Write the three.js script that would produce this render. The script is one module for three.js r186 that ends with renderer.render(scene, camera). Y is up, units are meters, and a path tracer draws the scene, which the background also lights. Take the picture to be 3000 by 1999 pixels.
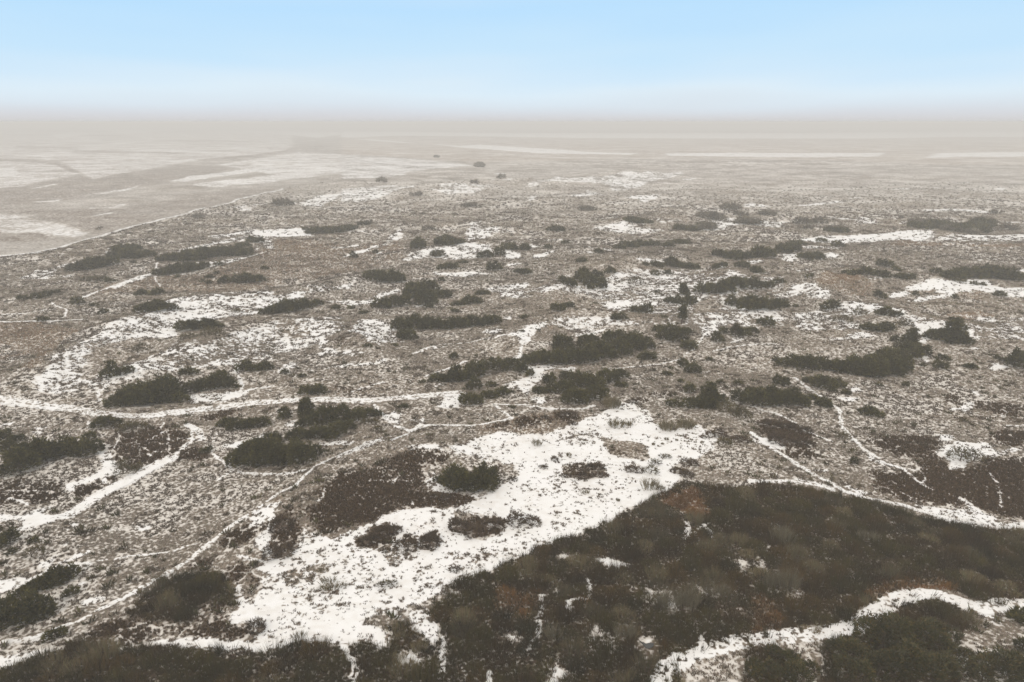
import * as THREE from 'three';

// ------------------------------------------------------------------ camera, sky, sun, exposure
const EYE = 60, PITCH = 17.80 * Math.PI / 180, F = 2000;          // F: focal length for a picture 3000 wide
const scene = new THREE.Scene();
const camera = new THREE.PerspectiveCamera(2 * Math.atan(999.5 / F) * 180 / Math.PI, 3000 / 1999, 0.5, 60000);
camera.position.set(0, EYE, 0);
camera.rotation.set(-PITCH, 0, 0);
scene.add(camera);

const renderer = new THREE.WebGLRenderer({ antialias: true });
renderer.setSize(1024, 682);
renderer.shadowMap.enabled = true;
renderer.toneMapping = THREE.LinearToneMapping;
renderer.toneMappingExposure = 1.0;

const lerp = (a, b, t) => a + (b - a) * t, clamp = (x, a = 0, b = 1) => Math.min(b, Math.max(a, x));
const smooth = (a, b, x) => { const t = clamp((x - a) / (b - a)); return t * t * (3 - 2 * t); };
function rng(seed) { let a = seed >>> 0; return () => { a = (a + 0x6D2B79F5) >>> 0; let t = Math.imul(a ^ (a >>> 15), 1 | a); t = (t + Math.imul(t ^ (t >>> 7), 61 | t)) ^ t; return ((t ^ (t >>> 14)) >>> 0) / 4294967296; }; }
function hash(ix, iy, s) { let h = Math.imul(ix, 374761393) ^ Math.imul(iy, 668265263) ^ Math.imul(s, 974634777); h = Math.imul(h ^ (h >>> 13), 1274126177); return ((h ^ (h >>> 16)) >>> 0) / 4294967296; }
function noise(x, y, s) {                                        // value noise, 0..1
  const ix = Math.floor(x), iy = Math.floor(y); let fx = x - ix, fy = y - iy;
  fx = fx * fx * (3 - 2 * fx); fy = fy * fy * (3 - 2 * fy);
  const a = hash(ix, iy, s), b = hash(ix + 1, iy, s), c = hash(ix, iy + 1, s), d = hash(ix + 1, iy + 1, s);
  return a + (b - a) * fx + (c - a) * fy + (a - b - c + d) * fx * fy;
}
const fbm = (x, y, s, n = 3) => { let v = 0, a = 0.5, t = 0; for (let i = 0; i < n; i++) { v += a * noise(x, y, s + i); t += a; a *= 0.5; x = x * 2.03 + 17.1; y = y * 2.03 + 5.3; } return v / t; };

{ // sky: pale at the horizon, light blue above it, a thin bright overcast higher up
  const W = 1024, H = 512, d = new Float32Array(W * H * 4);
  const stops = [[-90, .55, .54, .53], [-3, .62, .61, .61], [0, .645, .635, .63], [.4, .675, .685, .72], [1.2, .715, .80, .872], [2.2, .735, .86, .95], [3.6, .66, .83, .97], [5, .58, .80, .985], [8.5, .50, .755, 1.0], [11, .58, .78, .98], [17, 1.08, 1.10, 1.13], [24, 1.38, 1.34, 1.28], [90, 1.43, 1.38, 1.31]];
  for (let r = 0; r < H; r++) for (let c = 0; c < W; c++) {
    const el0 = ((r + 0.5) / H - 0.5) * 180, az = (c + 0.5) / W * Math.PI * 2;
    const streak = fbm(4 * Math.cos(az) + 9, 4 * Math.sin(az) + el0 * 0.6, 91, 3) - 0.5;
    const el = el0 + (el0 > 0.5 ? streak * Math.min(3.0, el0) * 0.9 : 0);
    let k = 0; while (k < stops.length - 2 && el > stops[k + 1][0]) k++;
    const t = clamp((el - stops[k][0]) / (stops[k + 1][0] - stops[k][0])), i = (r * W + c) * 4;
    for (let j = 0; j < 3; j++) d[i + j] = lerp(stops[k][j + 1], stops[k + 1][j + 1], t);
    d[i + 3] = 1;
  }
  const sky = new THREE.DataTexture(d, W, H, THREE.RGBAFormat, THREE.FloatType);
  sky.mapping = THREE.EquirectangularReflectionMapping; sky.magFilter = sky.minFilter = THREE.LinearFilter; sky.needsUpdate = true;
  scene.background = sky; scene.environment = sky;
}
const sun = new THREE.DirectionalLight(new THREE.Color(1, 0.87, 0.71), 1.2);
sun.position.set(-160, 330, 60); sun.target.position.set(0, 0, -260);
sun.castShadow = true; sun.shadow.radius = 30; sun.shadow.mapSize.set(2048, 2048);
Object.assign(sun.shadow.camera, { left: -500, right: 500, top: 500, bottom: -500, near: 1, far: 1500 });
scene.add(sun, sun.target);
scene.fog = new THREE.FogExp2(new THREE.Color(0.95, 0.922, 0.885), 0.00060);

// ------------------------------------------------------------------ from photograph to ground
// The survey of the place below is written as points read off enlarged pieces of the photograph, [left, top, enlargement] each.
const SHEET = { A: [0, 300, 2.353], B: [1000, 300, 2.353], C: [2000, 300, 2.353], D: [0, 650, 2.851], E: [750, 650, 2.851], F: [1500, 650, 2.851], G: [2200, 650, 2.851],
  H: [0, 1100, 2.941], I: [700, 1100, 2.941], J: [1400, 1100, 2.941], K: [2200, 1100, 2.941], L: [0, 1500, 2.941], M: [700, 1500, 2.941], N: [1400, 1500, 2.941], O: [2200, 1500, 2.941], P: [0, 0, 0.78433] };
const toPixel = (s, x, y) => { const [l, t, k] = SHEET[s]; return [l + x / k, t + y / k]; };
const SP = Math.sin(PITCH), CP = Math.cos(PITCH);
function ray(px, py) { const a = (px - 1500) / F, b = -(py - 999.5) / F; return [a, b * CP - SP, -b * SP - CP]; }
function flat(px, py) { const d = ray(px, py), t = EYE / Math.max(1e-4, -d[1]); return [d[0] * t, d[2] * t]; }
const points = (s, text) => text.trim().split(/\s+/).map((p) => { const [x, y] = p.split(',').map(Number); return toPixel(s, x, y); });

// dunes: crest line, height, width; laid on the level ground first
const DUNES = [
  ['P', '60,890 250,775 420,705 600,690 790,655', 2.2, 9], ['P', '330,865 480,800 640,750 760,757 850,800', 2.4, 8], ['P', '1180,775 1300,735 1440,742', 2.6, 8],
  ['P', '1240,695 1330,655', 2.0, 8], ['P', '1390,625 1560,590', 2.6, 12], ['P', '1640,660 1720,622 1800,600', 2.4, 12], ['P', '1840,655 1880,668 1950,705 2050,745', 2.2, 10],
  ['P', '1900,665 2000,640 2110,652', 3.0, 14], ['P', '700,1170 800,1090 900,1045 1000,1035', 1.6, 7], ['P', '940,585 1080,570 1160,560', 2.2, 14], ['P', '1560,745 1700,730 1760,720', 1.8, 7],
  ['P', '1000,440 1150,425', 4, 40], ['P', '1280,425 1450,405', 5, 45], ['P', '1440,520 1560,495', 3, 22], ['P', '1130,470 1300,470', 2.5, 35], ['P', '2080,745 2200,760', 1.8, 10], ['P', '250,985 380,960', .8, 6],
].map(([s, t, h, w]) => ({ p: points(s, t).map((q) => flat(...q)), h, w }));
for (const d of DUNES) { d.x0 = Math.min(...d.p.map((q) => q[0])) - 3 * d.w; d.x1 = Math.max(...d.p.map((q) => q[0])) + 3 * d.w; d.z0 = Math.min(...d.p.map((q) => q[1])) - 3 * d.w; d.z1 = Math.max(...d.p.map((q) => q[1])) + 3 * d.w; }
function toSegments(p, x, z) {
  let best = 1e9;
  for (let i = 0; i + 1 < p.length; i++) {
    const ax = p[i][0], az = p[i][1], bx = p[i + 1][0] - ax, bz = p[i + 1][1] - az, t = clamp(((x - ax) * bx + (z - az) * bz) / (bx * bx + bz * bz + 1e-9)), dx = x - ax - bx * t, dz = z - az - bz * t;
    best = Math.min(best, dx * dx + dz * dz);
  }
  return Math.sqrt(best);
}
function ground(x, z) {
  const D = Math.hypot(x, z), far = 1 - smooth(700, 1300, D);
  let h = (fbm(x / 16, z / 13, 3, 2) - 0.5) * 1.6 * smooth(70, 150, D) * far + (fbm(x / 55 + 3, z / 40, 7, 2) - 0.5) * 3.2 * smooth(80, 260, D) * far + (noise(x / 7, z / 7, 12) - 0.5) * 0.3 * far;
  for (const d of DUNES) if (x > d.x0 && x < d.x1 && z > d.z0 && z < d.z1) { const r = toSegments(d.p, x, z) / d.w; if (r < 3) h += 1.2 * d.h * Math.exp(-r * r) * (0.75 + 0.5 * noise(x / 9, z / 9, 21)); }
  return h;
}
function spot(px, py) {                                          // where the line of sight through a pixel meets the ground
  const d = ray(px, py); if (d[1] > -0.0022) d[1] = -0.0022;
  let t = EYE / -d[1];
  if (t > 1500) return [d[0] * t, 0, d[2] * t];
  let t0 = t * 0.7, step = t * 0.006, last = t0;
  for (let i = 0; i < 90; i++) { const y = EYE + d[1] * t0; if (y <= ground(d[0] * t0, d[2] * t0)) break; last = t0; t0 += step; }
  for (let i = 0; i < 10; i++) { const m = (last + t0) / 2; if (EYE + d[1] * m <= ground(d[0] * m, d[2] * m)) t0 = m; else last = m; }
  t = (last + t0) / 2;
  return [d[0] * t, EYE + d[1] * t, d[2] * t];
}
const outward = ([x, y]) => [x <= 4 ? x - 260 : x >= 2994 ? x + 260 : x, y >= 1993 ? y + 300 : y];
const spots = (s, text) => points(s, text).map((p) => { const w = spot(...outward(p)); return [w[0], w[2]]; });
// ------------------------------------------------------------------ survey of the ground: snow share, heather, thicket, straw
const OPS = [];
const area = (snow, heather, thicket, straw) => (s, ...texts) => { for (const t of texts) OPS.push({ v: [snow, heather, thicket, straw], p: spots(s, t) }); };
const snow = (c) => area(c, 0, 0, 0);
// straw coloured grass
area(.30, 0, 0, .5)('D', '700,620 900,520 1300,440 1700,440 2000,330 2281,250 2281,560 1700,590 1300,560 900,610');
area(.28, .08, 0, .5)('E', '0,140 500,150 750,200 1200,150 1250,300 900,400 400,500 0,540');
area(.34, 0, 0, .6)('D', '200,1200 330,1090 700,1000 500,1030 330,1250 100,1350', '0,850 300,830 700,900 600,1000 300,1100 0,1300');
area(.4, 0, 0, .9)('F', '360,620 480,590 650,600 560,660 380,680'); area(.42, 0, 0, .8)('F', '200,860 520,800 330,900', '1000,390 1100,370 900,420', '1030,650 1200,590 1250,600 1100,650');
area(.32, 0, 0, .9)('G', '540,490 700,440 950,450 760,560 620,540'); area(.45, 0, 0, .7)('G', '1130,740 1900,740 2100,800 1800,830 1600,790', '1540,110 2281,120 2281,230 1300,210 1100,200');
area(.40, 0, 0, .1)('B', '0,941 0,400 2353,390 2353,760 1500,800 800,880'); area(.42, 0, 0, .1)('C', '0,380 2353,380 2353,700 0,740'); area(.37, 0, 0, .1)('C', '0,740 2353,700 2353,941 0,941');  // far heath: extra snow share puts the pallor of haze into the colour
area(.45, 0, 0, .9)('B', '0,240 2353,240 2353,390 1900,390 1000,415 500,385 0,355'); area(.45, 0, 0, .9)('C', '0,240 2353,235 2353,430 1800,430 1000,400 0,385');
area(.34, 0, 0, .5)('I', '800,900 880,840 1100,740 1400,660 1600,640 1400,680 1100,720 900,850', '250,1080 400,1010 330,1130 50,1290 0,1270');
area(.3, .3, 0, .35)('I', '900,110 1250,60 1600,30 1500,80 1000,170', '600,130 850,90 1000,150 850,190');
// pale fields far to the left
area(.55, 0, 0, .5)('A', '0,205 2000,205 2030,300 1950,340 1300,410 900,480 640,530 400,400 0,360', '0,405 150,395 430,420 560,490 400,520 150,580 0,612');
area(.66, 0, 0, .35)('A', '1500,430 2050,345 2353,355 2353,490 2000,530 1800,560 1400,580 1310,565 1900,500 1700,460', '300,775 540,740 530,770 330,800', '1560,725 1880,690 1700,750');
area(.55, 0, 0, .5)('A', '0,750 120,780 340,825 600,890 540,935 300,900 0,870', '430,760 900,690 800,730', '950,720 1040,800 900,860 880,840');
area(.15, .35, 0, .1)('A', '0,365 250,400 430,425 570,490 500,485 380,430 200,410 0,395', '650,860 900,850 1000,780 1150,790 900,870 700,930');
area(.10, .45, 0, .2)('A', '0,612 150,580 550,500 640,530 900,480 1300,430 1650,450 1100,560 600,640 300,700 0,700', '0,700 250,775 600,895 620,935 1000,830 1200,788 1500,710 1800,632 1900,600 1700,600 1300,640 900,720 500,745 250,740', '0,870 300,905 540,940 0,945', '1200,640 1560,600 1850,600 1700,630 1300,690');
snow(.62)('B', '0,360 500,390 920,435 650,455 450,480 430,500 300,515 0,525');
snow(.78)('A', '1150,545 1400,500 1800,450 1900,455 1300,545', '2050,690 2230,670 2240,720 2100,715', '0,460 80,455 130,490 80,510 0,515', '650,640 900,590 1000,560 900,600', '1900,700 2050,690 2200,640 2350,630 2250,690');
area(.16, .3, 0, .2)('A', '0,215 800,225 860,235 300,230', '900,260 1500,262 1900,275 1400,270', '500,330 1200,345 1250,355 600,342', '100,300 500,310 480,318 120,308', '1350,395 1750,362 2020,322 2030,332 1760,376 1360,408'); snow(.8)('A', '200,270 700,262 680,270', '700,290 1200,285 1180,292', '850,385 1280,405 1200,415', '150,600 400,560 380,570', '200,690 420,665 380,685', '600,800 800,750 780,765');
snow(.9)('A', '1650,930 1800,880 2050,870 2100,885 1800,941');
snow(.8)('A', '1260,195 1900,198 2350,205 2353,220 2200,245 2050,230 1900,215', '680,170 1250,165 1300,190 870,215 700,190', '300,235 470,205 640,215 420,245', '960,318 1400,350 1700,350 1250,330');
// pale flats beyond the heath
snow(.99)('B', '0,200 350,202 1200,212 2353,212 2353,247 1700,247 900,234 350,230 100,242 0,242', '600,285 820,300 950,290 1200,308 1550,328 1700,343 2050,351 2000,361 1700,357 1400,352 1000,324 800,308', '2240,353 2353,350 2353,370 2250,370', '100,256 220,255 520,280 400,278');
snow(.99)('C', '0,210 800,212 1700,203 2100,200 2353,203 2353,237 1800,239 1300,249 0,249', '0,351 400,348 1000,350 1400,348 1350,372 800,377 400,374 0,370', '1690,380 1780,348 2353,338 2353,374 1900,374 1720,382');
// dunes in the middle distance
snow(.62)('B', '620,600 700,555 850,555 900,590 990,590 900,620 750,635', '0,600 350,570 500,580 300,640 150,690 0,690'); snow(.58)('B', '1250,580 1400,535 1800,515 1900,490 2080,485 2353,475 2353,500 2100,560 1950,610 1870,610 1850,570 1700,550 1400,550 1300,585');
snow(.7)('B', '1270,665 1350,630 1310,690', '1580,650 1700,605 1820,635', '1950,655 2180,630 2190,645 2100,685', '720,635 900,600 980,590 950,620', '850,941 850,890 950,805 940,850 880,890', '1070,645 1140,638 1140,648', '980,530 1150,525 1180,530', '1040,490 1130,488 1100,500', '880,560 1060,570 980,590', '2000,530 2353,560 2100,545');
snow(.65)('B', '1700,880 2000,800 2330,800 2353,830 2000,850 1900,880', '850,940 950,870 1100,860 1000,941', '1100,880 1220,885 1120,895', '1980,890 2100,870 2260,880 2050,910');
snow(.8)('C', '760,712 1090,680 1100,692 900,712', '980,790 1250,795 1400,830 1200,840 1150,810', '1420,602 1570,590 1560,602', '1640,742 1850,730 2180,760 2100,768 1900,748 1700,748', '1090,660 1180,655 1250,665', '2200,830 2353,790 2353,840', '530,700 580,710 560,725', '0,530 90,520 60,535', '1660,595 1760,585 1740,592', '1860,560 1980,550 1960,556', '2150,600 2260,590 2220,602');
snow(.7)('C', '220,830 500,790 600,830 660,850 530,850 400,840 200,880', '1480,830 1600,815 1580,850', '0,850 200,800 360,800 340,830 100,880', '380,720 480,690 500,720');
// left middle
snow(.74)('D', '1420,270 1500,230 1700,190 2000,120 2281,60 2281,130 2050,160 1900,175 1650,215'); snow(.7)('D', '160,470 300,400 420,395 600,340 640,360 480,400 400,480 220,480', '1450,370 1800,330 2100,280 2000,330 1740,380 1700,350', '2150,150 2281,110 2281,230 2200,230'); snow(.74)('D', '860,240 950,208 920,270 850,300', '520,460 590,440 600,460', '980,350 1010,345 1000,370', '1150,460 1290,425 1290,455 1200,470 960,560 920,545', '1600,130 1800,110 2100,70 2190,30 2100,80 1850,140');
snow(.95)('E', '0,80 200,60 420,60 400,100 500,120 200,130 0,130'); snow(.96)('E', '730,300 830,250 1000,200 1130,145 1160,90 1220,55 1215,75 1180,110 1220,125 1000,215 850,270', '1000,265 1080,245 1060,265'); snow(.6)('E', '0,150 150,140 60,200 0,260', '830,75 900,80 850,90', '980,75 1080,65 1030,85', '620,215 850,190 900,200 640,225');
snow(.55)('D', '350,1330 450,1120 640,1020 830,930 1000,800 1150,715 1450,640 1800,600 2281,560 2281,740 2100,730 1900,760 1750,830 1490,850 1350,900 1200,970 1320,1080 1280,1160 720,1170 650,1300 480,1400', '1290,1160 1450,1010 1800,990 1950,930 2281,830 2281,1160 1900,1200 1500,1230 1200,1260 900,1340 840,1380 760,1380 900,1200', '230,1360 400,1310 560,1380 700,1420 560,1430 330,1420', '750,1400 1000,1310 1250,1270 1300,1290 900,1380 780,1440');
snow(.74)('D', '1100,950 1400,870 1500,850 1490,950 1300,965', '1420,800 1650,720 1900,680 2250,640 2200,760 1800,820 1500,790', '480,1340 600,1260 640,1300 560,1390', '1560,1060 1800,1000 1900,990 1800,1070 1600,1110', '1930,1130 2010,1120 1990,1280 1940,1250');
snow(.55)('E', '0,900 130,830 330,800 700,790 760,900 600,960 500,940 560,1020 700,1060 930,1090 900,1140 500,1130 300,1080 0,1130');
snow(.78)('E', '760,920 860,820 1000,810 1140,880 1160,990 1260,1005 1000,1030 910,1010 920,960', '400,890 470,800 680,870 650,910', '0,640 330,580 430,580 400,640 0,750', '300,985 560,950 600,1010 540,1020 400,1000', '1310,695 1390,690 1420,720 1330,720', '1480,1350 1580,1345 1560,1375 1480,1370', '1590,1560 1640,1450 1700,1440 1700,1540', '2060,1370 2281,1310 2281,1400 2230,1480 2200,1420');
snow(.7)('E', '430,530 800,520 880,460 800,560 450,600', '1220,330 1300,260 1480,220 1650,190 1800,170 1950,190 2000,280 1850,300 1600,320 1450,290 1300,320', '560,660 900,660 1180,560 1200,580 1000,680 800,700', '1480,420 1800,420 2000,430 1800,460 1500,440', '550,1220 700,1190 900,1180 1130,1140 1000,1190 800,1210', '1320,1100 1450,1040 1560,1030 1500,1060', '1880,930 2000,870 2050,880 2000,940', '1640,1000 2000,970 2200,940 1900,985', '2050,780 2150,790 2100,820', '1900,560 2281,500 2281,640 2000,600');
snow(.8)('E', '1750,200 1750,80 1850,20 1830,120 1880,150', '2060,230 2200,260 2200,300 2100,310', '2070,360 2281,340 2150,370', '150,1240 300,1160 370,1200 250,1250', '440,1250 480,1230 470,1260'); snow(.9)('E', '2180,950 2281,860 2281,1000 2230,1010 2200,1120 2150,1150 2220,1060');
area(.3, 0, 0, .2)('D', '720,1170 760,1080 900,1010 1200,970 1330,1000 1320,1090 1200,1160', '1450,900 1850,870 1900,960 1700,990 1500,960'); area(.2, .25, 0, .1)('E', '580,960 800,940 930,970 900,1030 700,1040', '330,1060 480,1040 560,1080 380,1110');
// central dunes
snow(.55)('F', '380,450 560,450 800,480 900,400 1250,390 1560,400 1720,340 1900,430 2281,450 2281,640 2230,660 1950,720 2281,800 2281,870 2050,900 1700,830 1600,880 1400,860 1200,860 1000,830 700,880 530,970 520,930 330,870 200,860 320,800 450,780 800,780 800,720 620,600 480,600 250,590 0,600 0,560 250,540');
area(.3, 0, 0, .3)('F', '340,640 480,590 620,620 560,700 520,760 330,760 320,700', '1500,700 1700,620 1760,700 1650,760', '900,790 1250,780 1300,820 1000,820'); area(.5, .1, 0, 0)('F', '900,470 1150,440 1250,520 1000,560');
snow(.78)('F', '830,660 1030,650 1200,640 1270,680 1180,720 980,720 880,750', '780,540 820,460 880,420 920,410 880,470 830,540', '1040,310 1290,300 1280,335 1100,340', '1750,600 1960,520 1900,600 1830,630', '270,545 480,540 480,560 300,580', '2100,490 2200,485 2180,505', '2180,610 2281,600 2281,650', '1800,420 1840,420 1830,470 1700,480', '1930,460 2030,460 2000,470', '820,870 1000,832 1080,850 880,870', '1800,700 1930,720 2200,760 2000,770', '1520,620 1640,615 1640,630', '1900,810 2030,870 1980,880', '1560,880 1680,840 1800,850 1640,960 1560,940', '540,960 700,900 800,880 640,950', '500,980 530,975 520,1000');
snow(.75)('F', '640,60 870,20 1000,40 1250,65 1270,80 1000,110 700,70', '1330,50 1550,30 1700,10 1800,60 1650,75', '2080,10 2281,0 2281,50 2100,40', '1640,260 2100,235 2170,240 2000,250', '1900,330 2120,330 2000,350'); snow(.62)('F', '70,140 230,150 400,140 560,175 480,155 300,150', '600,205 680,210 640,215', '740,215 830,225 880,270', '380,455 480,455 460,470'); snow(.92)('F', '120,190 220,195 180,215', '170,300 330,240 350,240 260,300', '0,260 80,280 60,310 0,300', '615,250 670,250 650,262', '0,940 60,900 200,850 280,840 250,880 160,940 100,960 60,950', '0,350 60,365 0,372');
snow(.9)('F', '80,1215 520,1215 470,1280 400,1220 260,1240 260,1300 130,1400 50,1370 160,1310 170,1250', '0,1140 100,1100 90,1150 20,1160', '180,1470 260,1470 270,1510 200,1510', '1850,975 1920,980 1910,1015 1860,1015'); snow(.62)('F', '500,990 350,1010 200,1040 300,1010', '800,1360 860,1360 830,1375', '1180,1360 1340,1350 1230,1320 1280,1300');
// right middle
snow(.93)('G', '400,150 620,120 1000,105 1300,75 1540,65 1530,110 1400,160 1250,150 1100,165 800,180 560,175', '1270,555 1420,510 1580,470 1640,490 1760,500 1830,475 1960,480 2080,550 2281,590 2281,640 2130,630 1990,590 1800,580 1600,640 1450,670 1300,665 1350,640 1650,600 1350,590 1180,640 1120,625 1180,580 1300,570');
snow(.62)('G', '1550,110 2281,100 2281,140 1900,190 1600,150', '1700,212 2281,215 1900,222', '350,880 500,905 900,900 950,900 900,860 700,800 1000,760 1140,700 700,680 380,760', '1320,190 1380,180 1370,195'); snow(.74)('G', '400,200 780,210 760,230 430,220', '610,270 700,250 720,300 640,300', '240,270 400,270 380,330 280,340', '350,510 560,520 640,600 700,650 560,650 450,600 230,650 200,640', '0,440 230,440 150,410', '370,410 500,380 510,395 420,420', '930,460 1120,470 1110,490 970,480', '2150,400 2281,350 2281,410 2200,420', '1420,1140 1500,1130 1500,1200 1440,1190', '760,1400 880,1380 930,1400 860,1420', '0,335 120,325 40,350', '1890,320 1950,315 1920,330');
area(.45, 0, 0, .5)('G', '1300,575 1560,570 1500,600 1350,595');
snow(.6)('G', '1190,820 1350,770 1650,830 1720,880 1900,800 2281,780 2281,1020 1840,990 1800,950 1720,900 1500,890 1460,1040 1350,1040 1400,950 1370,860', '700,680 850,660 1050,690 1150,720 1350,760 1190,820 1000,760'); snow(.88)('G', '1380,880 1500,850 1560,880 1450,900 1480,990 1440,1050 1350,1030 1420,960', '680,990 860,920 960,920 1080,950 1000,960 780,980', '1850,1060 1940,1055 1920,1080', '1960,1135 2010,1160 2060,1200 2190,1220 2100,1240 2010,1240 2020,1200', '950,700 1080,690 1120,720 960,760', '560,560 640,570 690,650 570,640');
area(.3, 0, 0, .5)('G', '740,490 950,460 1050,560 1000,640 760,600 650,560', '1700,610 1880,570 2000,600 1950,660 1700,660');
// left front
snow(.9)('H', '550,950 740,870 890,820 930,780 880,640 890,620 960,720 1010,760 960,780 1030,850 980,870 860,880 790,910 640,1000 580,1020 600,960', '0,1210 200,1225 460,1120 400,1190 560,1200 720,1110 900,985 1100,905 1250,820 1480,700 1520,715 1130,920 900,1030 760,1130 590,1220 400,1290 200,1340 100,1350 230,1290 180,1250 0,1258'); 
snow(.8)('H', '260,460 370,450 330,510', '0,420 90,420 60,440', '1890,600 2080,570 2100,600 1950,640', '2180,560 2290,500 2250,560 2200,580', '1610,170 2100,140 2150,120 2050,190 1900,210 1650,240', '600,640 700,570 560,570', '0,880 60,870 40,930 0,950', '540,1300 640,1270 660,1330 570,1350', '1100,1310 1230,1280 1330,1300 1200,1330'); snow(.6)('H', '0,110 300,60 600,30 900,30 960,60 700,110 400,100', '300,20 600,0 650,60 450,80');
snow(.8)('I', '380,410 480,385 490,450 420,430', '0,580 100,570 210,500 200,570 60,620 0,640', '680,580 850,565 1000,580 950,610 700,600', '950,350 1050,370 1050,400 960,370', '1260,360 1340,300 1400,320 1380,440 1330,400', '1490,380 1620,350 1640,380 1560,420', '1700,250 1760,180 1890,170 1890,265 1750,270'); snow(.72)('I', '1620,930 1660,850 1740,850 1740,950 1880,1020 1650,1010', '850,690 1150,560 1280,520 1200,590 1000,660 880,720', '1300,640 1700,600 1800,640 1400,660', '50,1240 300,1080 320,1130 180,1300 120,1380 230,1470 150,1470 90,1400');
// the big snowy clearing
snow(.90)('P', '1455,922 1490,960 1530,985 1600,975 1645,1000 1610,1045 1560,1090 1532,1130 1480,1160 1400,1197 1300,1242 1180,1292 1080,1332 1000,1367 900,1402 830,1432 760,1462 700,1476 640,1490 560,1495 480,1500 400,1495 300,1492 400,1480 520,1472 590,1457 612,1430 575,1405 540,1400 582,1380 592,1340 600,1300 622,1290 662,1270 682,1240 722,1237 790,1225 830,1205 900,1170 980,1150 1040,1152 1100,1130 1180,1110 1205,1090 1185,1070 1130,1050 1060,1042 1040,1025 1130,990 1220,985 1300,975 1372,960 1382,940');
snow(.80)('P', '640,1330 700,1300 760,1330 720,1420 640,1440', '820,1360 900,1340 1010,1320 1100,1290 1180,1260 1280,1215 1250,1250 1100,1310 900,1390 760,1440', '1180,1150 1300,1130 1420,1120 1430,1160 1300,1200 1160,1210', '950,1300 1050,1260 1180,1230 1180,1260 1000,1310');
area(.5, .3, 0, .1)('M', '60,870 190,866 200,890 80,892', '0,1140 150,1110 300,1030 310,1048 160,1130 0,1160', '380,980 420,880 440,880 410,990', '240,880 320,960 340,950 260,870'); snow(.7)('M', '400,860 560,800 640,900 560,1000 420,980', '650,760 1000,740 1100,700 1000,820 700,860', '1000,760 1250,640 1500,560 1480,600 1200,760', '1500,460 1800,400 1760,480 1560,560', '400,540 620,470 600,640 420,640', '1960,390 2200,320 2250,360 2000,450'); snow(.8)('J', '0,560 180,600 400,660 100,680', '600,880 860,960 800,1040 560,960', '700,1020 1000,1040 1250,1080 1000,1160 760,1120'); 
snow(.72)('J', '650,540 1000,460 1100,520 1050,600 800,590', '380,1030 560,960 700,1040 700,1180 600,1170 450,1120', '1050,920 1220,900 1250,940 1080,960', '870,950 1000,950 980,1030 880,1010', '1860,590 2020,560 2000,640 1870,640', '550,1290 650,1250 780,1260 780,1300 640,1340', '230,1080 330,1060 300,1110', '620,700 700,690 850,700 820,740 640,740', '0,700 380,690 380,720 0,730');
area(.2, .3, 0, .3)('J', '1040,530 1250,560 1450,580 1480,680 1420,740 1250,720 1100,650'); area(.18, .75, 0, 0)('J', '720,860 750,790 900,750 1070,760 1060,800 1130,880 900,900 760,890'); area(.2, .35, 0, .5)('J', '0,520 0,420 200,400 450,310 700,310 1000,350 850,420 600,490 350,520 200,480');
area(.35, .5, 0, 0)('J', '0,740 240,750 320,830 280,960 150,1000 0,1060', '1650,800 1880,710 1880,760 1800,880 1700,850', '1980,680 2060,640 2353,590 2100,640', '1450,150 1700,130 1750,200 1500,190', '1280,180 1500,180 1460,230 1300,230');
// heather: the brown hill and the front
const heath = area(.09, 1, 0, 0);
heath('I', '600,1130 770,1010 820,880 1000,790 1250,700 1500,650 1700,640 1780,700 1950,720 1700,760 1600,830 1600,920 1640,1000 1720,1040 1580,1140 1450,1130 1300,1180 1200,1250 1050,1290 850,1320 700,1290 580,1320 570,1200', '1640,1010 1890,1020 2080,1060 1900,1120 1700,1150 1560,1150', '230,1470 300,1180 470,1180 480,1300 500,1350 260,1440', '680,1350 800,1370 870,1370 780,1420');
heath('L', '1900,260 2000,170 2200,100 2180,240 2100,340 1950,310', '1560,500 1700,380 1850,360 1880,450 2150,500 2100,570 1900,520', '800,1060 950,950 1200,970 1300,1030 1500,1050 1900,980 2100,980 2180,1060 2100,1110 1600,1090 1200,1110 780,1120', '2070,700 2200,600 2230,740 2150,840', '2160,930 2250,920 2290,980 2230,1050 2150,1000');
heath('H', '880,560 1000,500 1250,440 1500,420 1640,480 1660,560 1560,640 1450,700 1280,780 1150,790 1000,740 950,680', '1520,700 1700,560 1780,620 1850,690 1600,760', '630,1030 700,940 850,930 880,960 700,1080', '480,1200 620,1100 700,1090 580,1190', '900,900 950,865 1060,880 920,950', '760,1110 900,1030 1040,970 950,1090 770,1150'); area(.25, .8, 0, 0)('H', '1640,350 1850,310 2200,290 2000,330 1880,400 1700,380', '0,960 300,880 600,830 870,790 850,830 680,900 540,960 560,1030 400,1120 250,1120 100,1080 0,1200', '0,1270 150,1270 160,1330 0,1340');
heath('M', '1000,270 1150,160 1280,110 1400,130 1360,220 1280,300 1250,340 1050,300', '1370,240 1480,190 1540,220 1540,340 1400,330', '1560,200 1650,150 1720,200 1720,310 1560,330', '1810,130 1870,20 2000,0 2300,60 2280,160 2100,240 1950,190 1830,190', '230,400 240,290 350,240 470,250 490,330 440,410 300,430', '280,60 300,0 460,0 470,90 450,160 290,180', '0,420 80,400 150,560 170,700 150,800 100,840 40,790 0,600', '650,480 760,470 780,520 680,540');
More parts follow.
